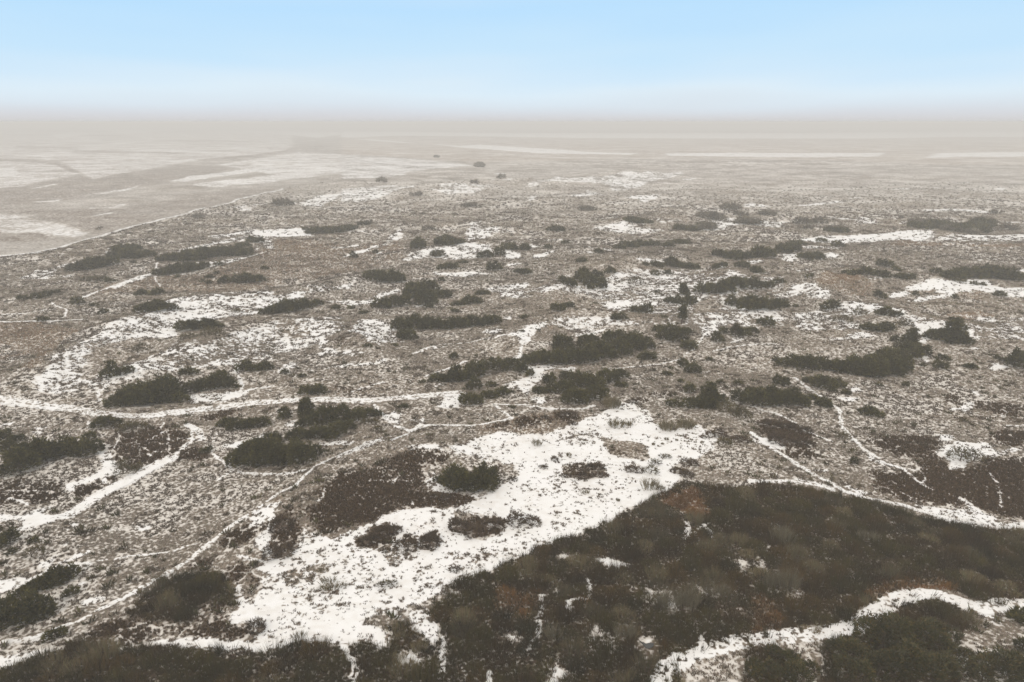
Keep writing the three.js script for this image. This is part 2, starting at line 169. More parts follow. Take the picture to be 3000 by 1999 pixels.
area(.5, .6, 0, 0)('M', '660,560 780,520 860,580 850,640 660,640', '650,690 800,650 990,680 960,720 700,720', '1260,380 1400,340 1530,380 1500,430 1300,420', '1730,230 1850,220 1860,310 1740,320', '480,790 550,765 550,785 480,810', '410,970 430,820 440,920', '2000,380 2200,300 2353,300 2300,340 2050,400', '480,390 530,360 540,390', '600,320 720,320 700,370 620,360', '160,600 220,580 230,650 190,660');
heath('K', '20,470 160,400 300,410 500,490 540,590 400,610 300,610 150,540', '960,980 1100,900 1100,830 1350,830 1550,800 1350,720 1100,620 1000,580 1300,530 1600,520 1580,640 1650,720 1700,830 1900,820 2000,720 2353,700 2353,1260 2200,1240 1950,1130 1750,1030 1830,1100 1750,1160 1500,1100 1300,1060', '2080,560 2150,500 2353,470 2353,600 2150,600');
area(.3, .5, 0, .2)('K', '1650,170 1950,130 2000,240 2353,260 2353,420 2100,400 1700,400', '150,700 300,640 500,600 700,640 500,720'); area(.4, .3, 0, .2)('K', '1050,760 1300,740 1350,800 1100,800');
snow(.88)('K', '0,490 140,540 280,610 220,630 0,580', '1410,1110 1700,1180 1830,1150 1850,1190 1900,1130 1720,1030 1850,1060 1950,1140 2150,1270 2353,1300 2353,1360 2200,1340 1950,1300 1700,1270 1500,1200', '1590,510 1690,510 1760,570 1640,570', '1540,655 1700,620 1850,580 2050,590 2160,680 2050,700 1950,710 1860,820 1700,830 1690,790 1720,770 1620,700', '810,100 930,100 970,130 850,130', '760,190 950,210 870,220', '580,820 660,810 640,860', '760,930 1000,1010 900,1030 800,990', '970,680 1050,690 1200,775 1100,740'); snow(.78)('K', '1700,280 1790,290 1850,260 1920,230 1940,270 1880,350 1850,300 1760,310', '1930,130 1990,150 1990,190', '2170,330 2260,290 2180,380', '2200,560 2353,560 2353,575', '2170,650 2320,620 2310,650 2190,690', '290,910 550,880 450,930 650,960 300,940'); 
// left front snow and thickets
snow(.72)('L', '540,130 640,150 600,180', '290,430 480,370 400,470', '0,640 330,530 100,690 0,700', '530,490 600,450 850,430 650,500', '450,280 560,260 520,310', '900,180 1000,160 950,200'); snow(.9)('L', '680,790 860,720 900,730 780,800', '650,600 740,580 700,640', '720,1130 1100,1150 1600,1110 2100,1100 2353,1040 2353,1180 2000,1185 1650,1225 1300,1195 1050,1175 800,1145', '2200,290 2260,200 2340,80 2353,480 2300,400 2260,320', '2010,740 2050,580 2100,720 2180,830 2230,740 2210,600 2353,480 2353,1050 2200,1030 2280,1000 2200,920 1920,940 2000,880 2120,830', '270,740 370,730 340,790 460,850 350,800', '0,1140 200,1105 420,1030 400,1085 0,1150');
snow(.7)('L', '0,1380 0,1270 200,1220 530,1180 500,1220 280,1250 100,1340', '1870,330 2180,400 2000,390', '1850,360 1900,430 1870,470'); 
const scrub = area(.04, 0, 1, 0);
scrub('L', '1100,930 1200,780 1350,640 1590,560 1900,500 2020,620 2040,830 1900,950 1600,1000 1500,900 1550,970 1300,960', '0,1400 200,1290 540,1200 700,1130 1050,1165 1250,1155 1500,1205 1700,1225 2000,1185 2353,1180 2353,1468 0,1468'); area(.2, .8, .0, 0)('L', '1600,900 1750,780 1900,800 2030,830 1900,960 1650,1000');
scrub('P', '1000,1367 1080,1325 1180,1290 1300,1240 1400,1195 1500,1150 1560,1108 1620,1112 1700,1118 1800,1120 1900,1130 2000,1155 2100,1187 2200,1207 2300,1217 2352,1227 2352,1380 2290,1385 2240,1375 2150,1350 2060,1370 2000,1410 1950,1440 1850,1455 1750,1470 1650,1490 1560,1540 1530,1567 780,1567 780,1500 700,1490 780,1470 850,1450 950,1420 1010,1385', '640,1490 720,1478 790,1500 800,1567 640,1567');
scrub('O', '1100,940 1280,820 1450,740 1650,740 1850,840 1970,920 1850,1050 1650,1000', '0,1180 150,1150 350,1170 440,1280 400,1468 0,1468', '650,1100 950,950 1250,950 1700,1000 1750,1300 1700,1468 600,1468');
area(.42, 0, .2, .1)('O', '1980,840 2353,770 2353,1468 1760,1468 1750,1100 1900,1000'); area(.4, .2, .1, .3)('O', '150,1160 660,1120 640,1300 450,1300 350,1170');
area(.03, 0, .45, 1)('J', '1680,1010 1850,930 1950,1000 1980,1200 1900,1260 1720,1180 1520,1110'); area(.03, 0, .5, .9)('O', '1000,700 1250,560 1600,570 1850,700 1600,660 1300,690 1150,760', '0,700 200,800 250,1000 0,1060'); area(.03, 0, .6, .7)('N', '150,620 500,700 500,1000 330,950 100,900', '700,760 1050,740 950,800');
snow(.74)('M', '1490,800 1560,830 1700,870 1770,1000 1760,1100 1680,1150 1620,1080 1500,1000 1540,880', '960,980 1300,1010 1330,1120 1120,1240 1100,1150 860,1100 760,1080', '1700,1170 1760,1200 1750,1370 1690,1230', '480,280 580,100 600,200 530,280'); snow(.66)('M', '1330,1230 1480,1200 1640,1280 1400,1340 1310,1290', '1640,670 1900,700 1950,740 1700,740', '1100,880 1250,800 1300,860'); area(.55, 0, .2, .1)('M', '1350,800 1500,860 1450,920 1350,900', '430,1290 520,1350 450,1370');
snow(.8)('N', '940,400 1080,350 1280,430 1280,490 1050,450', '620,1330 720,1390 530,1460 600,1380', '400,1150 460,1200 430,1225', '1960,640 2040,700 1980,725', '1390,1110 1500,1070 1510,1140 1440,1150'); snow(.55)('N', '1300,200 1460,250 1380,230', '690,360 860,370 860,430 700,420', '330,500 450,550 400,570', '560,460 680,430 650,480', '0,620 60,600 40,640', '160,720 200,690 180,740', '2200,400 2353,480 2300,520 2200,440', '960,940 1010,960 1040,1070 980,1080', '1580,650 1650,640 1690,860 1620,800', '1730,1100 1770,1090 1760,1180', '1080,1060 1250,1100 1150,1150');
snow(.85)('O', '810,500 850,480 900,590 830,560', '1090,880 1150,820 1280,840 1180,930 1100,940', '2250,1250 2353,1200 2353,1290 2270,1280'); snow(.7)('O', '1680,1220 1760,1250 1830,1300 1740,1330 1670,1260', '300,740 430,690 470,720 380,750', '0,450 60,430 50,480', '960,230 1240,210 1230,250 1100,250', '110,260 160,230 150,300', '1990,860 2200,760 2353,770 2353,820 2150,830 2100,900 2180,980'); snow(.5)('O', '200,160 280,140 260,220', '1000,130 1080,110 1050,140', '1250,450 1290,470 1270,500', '130,680 290,690 250,740');

snow(.62)('N', '1480,640 1560,700 1520,800 1460,720', '1640,700 1700,880 1760,900 1720,760', '1840,620 1960,680 1900,740', '600,640 660,640 650,720', '180,1040 380,1080 400,1150 250,1130', '940,930 1030,960 1040,1060 970,1070', '1840,1000 1900,960 1920,1060', '2080,700 2280,680 2200,730', '1720,1180 1770,1090 1760,1200'); snow(.6)('O', '60,380 130,420 150,520 80,500', '600,420 640,380 620,440', '300,680 460,690 440,740 320,740', '420,960 600,980 560,1010 400,1000');

// tracks: centre line and width in metres; each is also a strip of its own on the ground
const TRACKS = [];
const track = (w, ...pairs) => { const p = []; for (let i = 0; i < pairs.length; i += 2) p.push(...spots(pairs[i], pairs[i + 1])); TRACKS.push({ w, p }); return TRACKS[TRACKS.length - 1]; };
const path = (w, label, ...pairs) => { track(w, ...pairs).label = label; };
path(3.2, 'white curving main track through the heath past the dark pine clump at left', 'H', '0,205 150,228 300,252 450,270 650,290 800,318 950,342 1150,352 1350,342 1550,318 1750,292 2000,262', 'I', '0,258 150,236 400,222 650,208 850,210 1050,222 1200,212 1500,186 1750,165 1900,155');
track(1, 'H', '0,235 300,278 550,302 700,300'); 
path(.9, 'long thin diagonal footpath running along the brown heather hill to the lower left', 'I', '1650,425 1500,480 1300,560 1100,590 950,650 800,720 650,790 560,870 480,960 350,1010 250,1080 130,1180 0,1250', 'L', '2050,80 1900,190 1750,320 1650,410 1540,470 1430,540 1300,600 1100,720 900,830 700,930 500,1010 400,1060 200,1110 0,1140');
track(1.1, 'I', '1160,260 1260,360 1370,440 1480,480 1560,432'); path(.9, 'thin wavy footpath above the big snowy clearing, below the dense pines', 'I', '1480,480 1560,430 1750,430 2000,435 2150,415 2350,375', 'J', '130,245 440,260 600,290 900,290 1000,262');
track(.9, 'I', '0,840 200,850 440,845 560,820'); track(.8, 'H', '1830,680 1950,770 2010,820 2170,850 2353,845'); track(.8, 'H', '1880,900 1990,830'); track(.7, 'H', '1940,780 1970,730 2050,670'); track(.6, 'H', '1830,680 1840,560 1880,480');
path(2.7, 'short broad straight snow strip like a small runway in the heath', 'H', '1480,708 1250,822 1100,905 900,1000 740,1115 580,1212');
path(.9, 'narrow footpath winding down through the heath on the right, upper one', 'K', '380,20 550,150 690,250 770,300 780,430 860,530 940,610 1050,690 1200,775 1330,815'); track(.8, 'K', '1330,815 1400,890 1540,980'); track(.7, 'K', '1330,815 1550,805');
path(1.1, 'long footpath along the upper edge of the big brown thicket at right', 'K', '0,490 180,630 310,710 450,800 560,870 700,930 800,1000 950,1050 1150,1085 1350,1130 1500,1180 1700,1235');
track(.8, 'K', '0,265 200,325 350,390 500,490 700,570'); track(1.4, 'K', '0,910 300,912 550,930 700,985'); track(.8, 'K', '2200,435 2353,410'); track(.6, 'K', '2210,180 2353,190'); track(.7, 'K', '1300,1010 1420,1090'); track(.6, 'K', '2040,840 2130,930 2150,1010 2160,1150'); track(.7, 'K', '1950,1140 2080,1260 2250,1340'); track(.6, 'K', '1480,830 1500,890 1480,930');
path(2.5, 'wide double rutted snow track crossing the lower right corner', 'N', '1430,1468 1600,1360 1800,1255 2000,1185 2353,1112', 'O', '200,1082 450,1058 700,1042 850,1000 1000,920 1130,830 1250,755 1400,715 1600,712 1750,760 1880,815 1990,842 2150,802 2353,765');
path(3.4, 'long straight pale road running far across the heath at left', 'D', '0,320 300,260 600,180', 'A', '1000,835 1200,790 1500,712 1800,632 1950,596');
track(1.6, 'D', '640,650 820,580 1000,520 1160,455 1290,430'); path(1.2, 'thin level footpath in the brown heath at the far left edge', 'D', '0,820 350,832 550,826 720,815'); track(1, 'D', '0,805 200,765 380,735'); track(.8, 'D', '430,680 550,730 540,790 400,850'); track(1, 'D', '1300,430 1310,340'); track(1.2, 'D', '1300,455 1600,430 1750,380 2000,310 2281,240'); track(.7, 'D', '1160,420 1220,350'); track(.8, 'D', '1290,455 1310,510 1340,540');
track(.9, 'L', '0,690 200,610 450,480 650,390 750,340'); path(.7, 'faint curved footpath climbing over the speckled heath at lower left', 'L', '530,495 830,430 1150,385 1500,340 1700,270');
track(.8, 'F', '820,1225 1100,1205 1300,1175 1420,1140 1520,1060 1600,960'); track(1, 'F', '60,1140 75,1050 150,940 230,870'); track(.8, 'F', '1680,1080 1900,1035 2281,1020'); track(.8, 'F', '1900,745 1920,800 2000,860'); track(.7, 'F', '2020,1225 2180,1150'); track(.7, 'F', '1600,1270 1650,1245');
track(1.1, 'E', '1430,1290 1750,1165'); track(.9, 'E', '800,1420 950,1370 1070,1340'); track(.9, 'E', '1310,1100 1440,1050 1550,1025 1900,980 2200,940'); track(.9, 'E', '820,1200 1100,1160'); track(.8, 'D', '1980,1270 2030,1370 2000,1420 1880,1500 1750,1520'); track(.8, 'D', '820,1390 820,1470 840,1500'); track(1.0, 'D', '2000,1420 2281,1370'); track(.8, 'D', '700,1000 830,930');
track(1.3, 'M', '270,470 215,330 200,220 300,80', 'I', '260,1200 330,1100'); track(.9, 'M', '0,385 130,405 260,430'); track(.7, 'M', '1545,340 1550,200'); track(.9, 'M', '0,640 40,830'); track(.7, 'M', '100,960 120,1010 200,1060');
track(.85, 'N', '955,575 965,745 780,770 800,850'); track(.85, 'N', '560,720 545,870 510,920 525,1050 430,1180'); track(.95, 'N', '1810,95 1810,200 1770,230'); track(.5, 'N', '1810,200 1990,90'); track(.85, 'N', '2040,220 1960,110'); track(.5, 'N', '1880,180 1960,290'); track(.8, 'M', '900,1150 990,1330 1000,1460'); track(.9, 'M', '1760,1090 1755,1380'); track(.5, 'M', '1770,1270 1900,1330 1980,1420'); track(.5, 'M', '2150,1390 2220,1468'); track(.85, 'N', '100,1380 150,1468'); track(.85, 'N', '1930,1080 1935,1190'); track(.5, 'N', '985,1090 985,1180');
track(5, 'C', '1210,158 1270,168 1220,185 1050,190'); track(5, 'C', '1030,188 890,190 830,195 800,210'); track(.9, 'H', '1600,425 1660,470 1655,560 1560,640 1490,695'); track(1.6, 'H', '1620,430 1720,480 1735,550'); track(.6, 'H', '1260,550 1320,550 1640,545'); track(.5, 'H', '1180,600 1280,560'); track(.5, 'H', '1400,370 1390,490'); track(.5, 'H', '1450,510 1440,620'); track(.8, 'H', '1290,690 1350,650'); track(.5, 'H', '1320,540 1400,490 1550,470'); track(.6, 'H', '990,510 1040,520 960,660'); track(.9, 'H', '900,790 895,930'); track(.8, 'H', '760,400 765,455'); track(.5, 'H', '880,470 1010,430 1090,400'); track(.8, 'H', '80,1060 250,1110'); track(.45, 'I', '1120,905 1330,905 1520,905'); track(.6, 'I', '1320,930 1370,870 1370,840'); track(.6, 'I', '690,1080 750,980'); track(.6, 'I', '1480,1120 1490,1080'); track(.6, 'I', '1780,640 1900,680 1960,720'); track(.7, 'H', '0,990 240,995 420,1010'); track(.6, 'M', '2000,0 2150,90 2210,140'); track(.6, 'J', '250,1230 265,1290'); track(.6, 'A', '430,425 560,490'); track(2, 'A', '600,640 900,600 1000,590');
const offset = (p, o) => p.map(([x, z], i) => { const a = p[Math.max(0, i - 1)], b = p[Math.min(p.length - 1, i + 1)], l = Math.hypot(b[0] - a[0], b[1] - a[1]) || 1; return [x + (b[1] - a[1]) / l * o, z - (b[0] - a[0]) / l * o]; });
// smooth meadows beyond the pale road: no tussocks there
const MEADOW = [...spots('D', '-700,480 0,325 300,265 600,185'), ...spots('A', '1000,838 1200,793 1500,715 1800,635 1950,598 2150,545 2353,500'), ...spots('B', '100,520 430,500 650,460 920,440 1200,425 1700,405 2353,400'), ...spots('C', '800,400 1400,420 2353,440 3000,440 3000,110'), ...spots('A', '-700,110')];
// ------------------------------------------------------------------ the survey drawn as maps (metres, seen from above)
function drawMap(x0, x1, d0, d1, cell, soft0) {                   // d: distance ahead (-z)
  const W = Math.round((x1 - x0) / cell), H = Math.round((d1 - d0) / cell);
  const layer = (pick) => {
    const c = document.createElement('canvas'); c.width = W; c.height = H; const g = c.getContext('2d');
    const col = (v) => { const q = pick(v).map((k) => Math.round(255 * k)); return `rgb(${q[0]},${q[1]},0)`; };
    g.fillStyle = col([0.34, 0, 0, 0]); g.fillRect(0, 0, W, H); g.lineJoin = g.lineCap = 'round';
    for (const o of OPS) {
      const p = o.p || o.line; g.beginPath();
      p.forEach(([x, z], i) => { const u = (x - x0) / cell, v = (-z - d0) / cell; i ? g.lineTo(u, v) : g.moveTo(u, v); });
      if (o.p) { g.closePath(); g.fillStyle = col(o.v); g.fill(); } else { g.lineWidth = Math.max(o.w / cell, 0.6); g.strokeStyle = col(o.v); g.stroke(); }
    }
    return g.getImageData(0, 0, W, H).data;
  };
  const a = layer((v) => [v[0], v[1]]), b = layer((v) => [v[2], v[3]]), out = [];
  const mc = document.createElement('canvas'); mc.width = W; mc.height = H; const mg = mc.getContext('2d'); mg.fillStyle = 'rgb(0,0,0)'; mg.fillRect(0, 0, W, H); mg.fillStyle = 'rgb(255,0,0)'; mg.beginPath(); MEADOW.forEach(([x, z], i) => { const u = (x - x0) / cell, v = (-z - d0) / cell; i ? mg.lineTo(u, v) : mg.moveTo(u, v); }); mg.closePath(); mg.fill();
  for (const t of TRACKS) {                                      // the wide ones are two snowy ruts with grass between and beside them
    const rutted = t.w > 2 && t.label && !/road|runway/.test(t.label), stroke = (p, w, v) => { mg.strokeStyle = `rgba(0,255,0,${v})`; mg.lineWidth = Math.max(w / cell, .7); mg.beginPath(); p.forEach(([x, z], i) => { const u = (x - x0) / cell, q = (-z - d0) / cell; i ? mg.lineTo(u, q) : mg.moveTo(u, q); }); mg.stroke(); };
    mg.lineJoin = mg.lineCap = 'round'; mg.globalCompositeOperation = 'lighter';
    if (rutted) { stroke(t.p, t.w, /main/.test(t.label) ? .66 : .78); for (const o of [-.24, .24]) stroke(offset(t.p, o * t.w), t.w * .22, .22); } else stroke(t.p, t.w < .75 ? t.w * .8 : t.w, t.w < .75 ? .68 : .86);
  }
  const md = mg.getImageData(0, 0, W, H).data;
  for (const [img, ch] of [[a, 0], [a, 1], [b, 0], [b, 1], [md, 0], [md, 1]]) {
    let m = new Float32Array(W * H); for (let i = 0; i < W * H; i++) m[i] = img[i * 4 + ch] / 255;
    for (let pass = 0; pass < (img === md && ch ? 0 : 2); pass++) { const n = new Float32Array(W * H), n2 = new Float32Array(W * H), soft = img === a && ch === 1 ? soft0 * 3 : soft0, k = 2 * soft + 1;
      for (let y = 0; y < H; y++) { let s = 0; for (let x = -soft; x <= soft; x++) s += m[y * W + clamp(x, 0, W - 1)]; for (let x = 0; x < W; x++) { n[y * W + x] = s / k; s += m[y * W + Math.min(W - 1, x + soft + 1)] - m[y * W + Math.max(0, x - soft)]; } }
      for (let x = 0; x < W; x++) { let s = 0; for (let y = -soft; y <= soft; y++) s += n[clamp(y, 0, H - 1) * W + x]; for (let y = 0; y < H; y++) { n2[y * W + x] = s / k; s += n[Math.min(H - 1, y + soft + 1) * W + x] - n[Math.max(0, y - soft) * W + x]; } }
      m = n2; }
    out.push(m);
  }
  return { x0, x1, d0, d1, cell, W, H, m: out };
}
const MAPS = [drawMap(-280, 280, 40, 345, 0.22, 2), drawMap(-950, 950, 330, 1210, 0.9, 1), drawMap(-4600, 4600, 1180, 6000, 4.6, 0)];
const cover = [0, 0, 0, 0, 0, 0];
function survey(x, z) {
  const d = -z;
  for (const M of MAPS) if (d >= M.d0 && d < M.d1 && x > M.x0 && x < M.x1) {
    const u = clamp((x - M.x0) / M.cell - 0.5, 0, M.W - 1.001), v = clamp((d - M.d0) / M.cell - 0.5, 0, M.H - 1.001), i = u | 0, j = v | 0, fu = u - i, fv = v - j, k = j * M.W + i;
    for (let c = 0; c < 6; c++) { const m = M.m[c]; cover[c] = (m[k] * (1 - fu) + m[k + 1] * fu) * (1 - fv) + (m[k + M.W] * (1 - fu) + m[k + M.W + 1] * fu) * fv; }
    return cover;
  }
  cover[0] = d > 2000 ? 0.52 : 0.4; cover[1] = cover[2] = 0; cover[3] = 0.2; cover[4] = d > 5000 ? 1 : 0; cover[5] = 0; return cover;  // snow share raised far out, a painted substitute for bright haze
}
const spread = (v) => clamp((v - 0.5) * 1.55 + 0.5);
// narrow snowy creases between cushions of heather
function creases(x, z, ling) {
  if (ling < .3) return 0;
  const C = 3.6, u = x / C + (noise(x / 1.5, z / 1.5, 64) - .5) * .5, v = z / C + (noise(x / 1.5, z / 1.5, 65) - .5) * .5, ci = Math.floor(u), cj = Math.floor(v); let a = 9, b = 9;
  for (let i = ci - 1; i <= ci + 1; i++) for (let j = cj - 1; j <= cj + 1; j++) { const q = Math.hypot(u - i - hash(i, j, 66), v - j - hash(i, j, 67)); if (q < a) { b = a; a = q; } else if (q < b) b = q; }
  return .75 * (1 - smooth(.03, .13, b - a)) * smooth(.42, .6, noise(x / 9, z / 8, 68));
}
// the share of snow and the plants at one place; g: how coarse the grain is there
function cell(x, z, g) {
  const wx = x + (noise(x / 1.3, z / 1.3, 41) - 0.5) * 1.0 * g + (noise(x / 4.2, z / 4.2, 48) - 0.5) * 1.5 * g, wz = z + (noise(x / 1.3, z / 1.3, 42) - 0.5) * 1.0 * g + (noise(x / 4.2, z / 4.2, 49) - 0.5) * 1.5 * g;
  const trod = survey(x + (noise(x / 0.9, z / 0.9, 55) - .5) * .6, z + (noise(x / 0.9, z / 0.9, 56) - .5) * .6)[5] * (.74 + .42 * noise(x / 2.4, z / 2, 58));
  const c = survey(wx, wz), n3 = noise(x / (5 * g), z / (4 * g), 44), n4 = noise(x / 28, z / 22, 45);
  const fine = c[0] < 0.45 ? 0.88 : 0.55, t = spread((1 - fine) * noise(x / (0.9 * g), z / (0.7 * g), 46) + fine * noise(x / (0.3 * g), z / (0.27 * g), 47));
  const edge = c[0] * (1 - c[0]) * 4;
  const s = Math.max(trod, c[0] + ((n3 - 0.5) * 0.55 + (n4 - 0.5) * 0.42) * edge + creases(x, z, c[1]));
  const q = c[4] * 0.5 + lerp(0.46, 0.16, smooth(0.4, 0.6, Math.max(trod, c[0])));
  return [s, smooth(t - q, t + q, s), clamp(c[1] + (noise(x / 2.6, z / 2.2, 57) * .5 + noise(x / 6, z / 5, 59) * .5 - .5) * 1.3 * smooth(.05, .3, c[1])), c[2], c[3], c[4], 1 - smooth(.4, .55, Math.max(trod, c[0])), trod];
}
// ------------------------------------------------------------------ ground sheet
const enc = new Uint8Array(4097); for (let i = 0; i <= 4096; i++) { const v = i / 4096; enc[i] = Math.round(255 * (v <= 0.0031308 ? 12.92 * v : 1.055 * Math.pow(v, 1 / 2.4) - 0.055)); }
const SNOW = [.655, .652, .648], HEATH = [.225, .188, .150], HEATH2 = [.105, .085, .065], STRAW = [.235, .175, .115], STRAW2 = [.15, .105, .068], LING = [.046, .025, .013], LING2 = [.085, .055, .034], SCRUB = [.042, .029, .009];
const mix3 = (a, b, t) => [lerp(a[0], b[0], t), lerp(a[1], b[1], t), lerp(a[2], b[2], t)];
function groundColor(x, z, g) {
  const [, s, ling, scrub, straw, meadow, dusted] = cell(x, z, g);
  const a = spread(noise(x / (0.8 * g), z / (0.6 * g), 51)), b = spread(noise(x / (3.1 * g), z / (2.4 * g), 52)), c = noise(x / 20, z / 16, 53);
  let p = mix3(HEATH2, HEATH, meadow > .5 ? .22 * c + .16 * b : 0.25 - .45 * smooth(330, 740, -z) + 0.75 * (0.55 * a + 0.25 * b + 0.2 * c));  // far heath darker: absent tufts and their shade put into the colour
  const broad = .74 + .5 * fbm(x / 34, z / 24, 78, 2); p = [p[0] * broad, p[1] * broad, p[2] * broad];
  p = mix3(p, mix3(STRAW2, STRAW, 0.6 * a + 0.4 * b), straw);
  p = mix3(p, mix3(LING, LING2, a * a), ling); p = mix3(p, mix3(SCRUB, LING, a), scrub);
  return mix3(p, mix3(SNOW, [.53, .50, .465], clamp(0.5 * a * b + dusted)), s);
}
function groundTexture(x0, x1, d0, d1, W, g) {
  const H = Math.min(2048, Math.round(W * (d1 - d0) / (x1 - x0))), data = new Uint8Array(W * H * 4);
  for (let r = 0; r < H; r++) for (let q = 0; q < W; q++) {
    const c = groundColor(x0 + (q + .5) / W * (x1 - x0), -(d0 + (r + .5) / H * (d1 - d0)), g), i = (r * W + q) * 4;
    for (let j = 0; j < 3; j++) data[i + j] = enc[Math.round(clamp(c[j]) * 4096)]; data[i + 3] = 255;
  }
  const t = new THREE.DataTexture(data, W, H, THREE.RGBAFormat); t.colorSpace = THREE.SRGBColorSpace; t.magFilter = t.minFilter = THREE.LinearFilter; t.needsUpdate = true;
  t.repeat.set(1 / (x1 - x0), 1 / (d1 - d0)); t.offset.set(-x0 / (x1 - x0), -d0 / (d1 - d0));                 // uv are metres: (x, -z)
  return t;
}
const BANDS = [[-125, 0, 44, 136, 1], [0, 125, 44, 136, 1], [-272, 0, 136, 342, 1.25], [0, 272, 136, 342, 1.25], [-820, 0, 342, 1010, 2.6], [0, 820, 342, 1010, 2.6], [-4400, 4400, 1010, 5600, 9]];
const BAND_WIDTH = [2048, 2048, 2048, 2048, 1600, 1600, 2048];
const snowGround = (map) => new THREE.MeshStandardMaterial({ map, roughness: 0.95, metalness: 0 });
const groundMaterials = BANDS.map(([x0, x1, d0, d1, g], k) => snowGround(groundTexture(x0, x1, d0, d1, BAND_WIDTH[k], g)));
{ const W = 512, data = new Uint8Array(W * W * 4);               // beyond the survey: paler heath standing in for haze, a tile of 96 m
  for (let r = 0; r < W; r++) for (let q = 0; q < W; q++) {
    const x = q / W * 96, y = r / W * 96, k = (f, s) => { const n = 96 / f, u = x / f, v = y / f, iu = Math.floor(u), iv = Math.floor(v), a = u - iu, b = v - iv, h = (i, j) => hash((i + n) % n, (j + n) % n, s); return lerp(lerp(h(iu, iv), h(iu + 1, iv), a), lerp(h(iu, iv + 1), h(iu + 1, iv + 1), a), b); };
    const t = spread(.5 * k(1, 1) + .5 * k(.5, 2)), s = smooth(t - .14, t + .14, .50 + .3 * (k(8, 3) - .5)), c = mix3(mix3(HEATH2, HEATH, k(1, 4)), SNOW, s), i = (r * W + q) * 4;
    for (let j = 0; j < 3; j++) data[i + j] = enc[Math.round(clamp(c[j]) * 4096)]; data[i + 3] = 255; }
  const t = new THREE.DataTexture(data, W, W, THREE.RGBAFormat); t.colorSpace = THREE.SRGBColorSpace; t.magFilter = t.minFilter = THREE.LinearFilter; t.wrapS = t.wrapT = THREE.RepeatWrapping; t.repeat.set(1 / 96, 1 / 96); t.needsUpdate = true;
  groundMaterials.push(snowGround(t)); }
const bandOf = (x, d) => { for (let k = 0; k < BANDS.length; k++) { const b = BANDS[k]; if (x >= b[0] && x < b[1] && d >= b[2] && d < b[3]) return k; } return BANDS.length; };
function surface(name, pos, index, uv) {                         // a piece of ground: triangles sorted to the map of their place
  const sorted = groundMaterials.map(() => []);
  for (let i = 0; i < index.length; i += 3) { const [a, b, c] = [index[i], index[i + 1], index[i + 2]]; sorted[bandOf((pos[a * 3] + pos[b * 3] + pos[c * 3]) / 3, -(pos[a * 3 + 2] + pos[b * 3 + 2] + pos[c * 3 + 2]) / 3)].push(a, b, c); }
  const g = new THREE.BufferGeometry(), used = sorted.map((s, k) => [s, k]).filter(([s]) => s.length), all = []; let at = 0;
  used.forEach(([s], k) => { g.addGroup(at, s.length, k); at += s.length; for (const i of s) all.push(i); });
  g.setAttribute('position', new THREE.Float32BufferAttribute(pos, 3)); g.setAttribute('uv', new THREE.Float32BufferAttribute(uv, 2)); g.setIndex(all); g.computeVertexNormals();
  const m = new THREE.Mesh(g, used.map(([, k]) => groundMaterials[k])); m.name = name; m.receiveShadow = m.castShadow = true; scene.add(m); return m;
}
{ const rows = [-400, -150, -38, 0, 22]; for (let d = 34; d < 5600;) { rows.push(d); let n = d + Math.max(0.7, d * 0.0085); for (const s of [44, 136, 342, 1010]) if (d < s && n > s - 0.3 * (n - d)) n = Math.min(n, s) === s || n > s ? s : n; d = n; } rows.push(5600, 7500, 11000, 17000, 26000);
  const cols = []; for (let k = -3; k <= 3.0001; k += Math.abs(k) >= 0.9 - 1e-6 && Math.abs(k + 0.05) >= 0.9 ? 0.15 : 0.0045) { const v = Math.abs(k) < 1e-4 ? 0 : k; cols.push(v); }
  const zero = cols.reduce((b, v, i) => Math.abs(v) < Math.abs(cols[b]) ? i : b, 0); cols[zero] = 0;
  const pos = [], uv = [], index = [], C = cols.length;
  for (const d of rows) for (const k of cols) { const x = k * (Math.max(d, 0) + 40), y = d > 5600 ? -0.0000000785 * 0 : ground(x, -d); pos.push(x, y, -d); uv.push(x, d); }
  for (let r = 0; r + 1 < rows.length; r++) for (let c = 0; c + 1 < C; c++) { const a = r * C + c; index.push(a, a + 1, a + C, a + 1, a + C + 1, a + C); }
  const g = surface('ground', pos, index, uv); g.userData = { kind: 'structure', label: 'heath ground with snow lying between brown grass and heather out to the horizon' };
  console.log('ground', rows.length, C, index.length / 3);
}
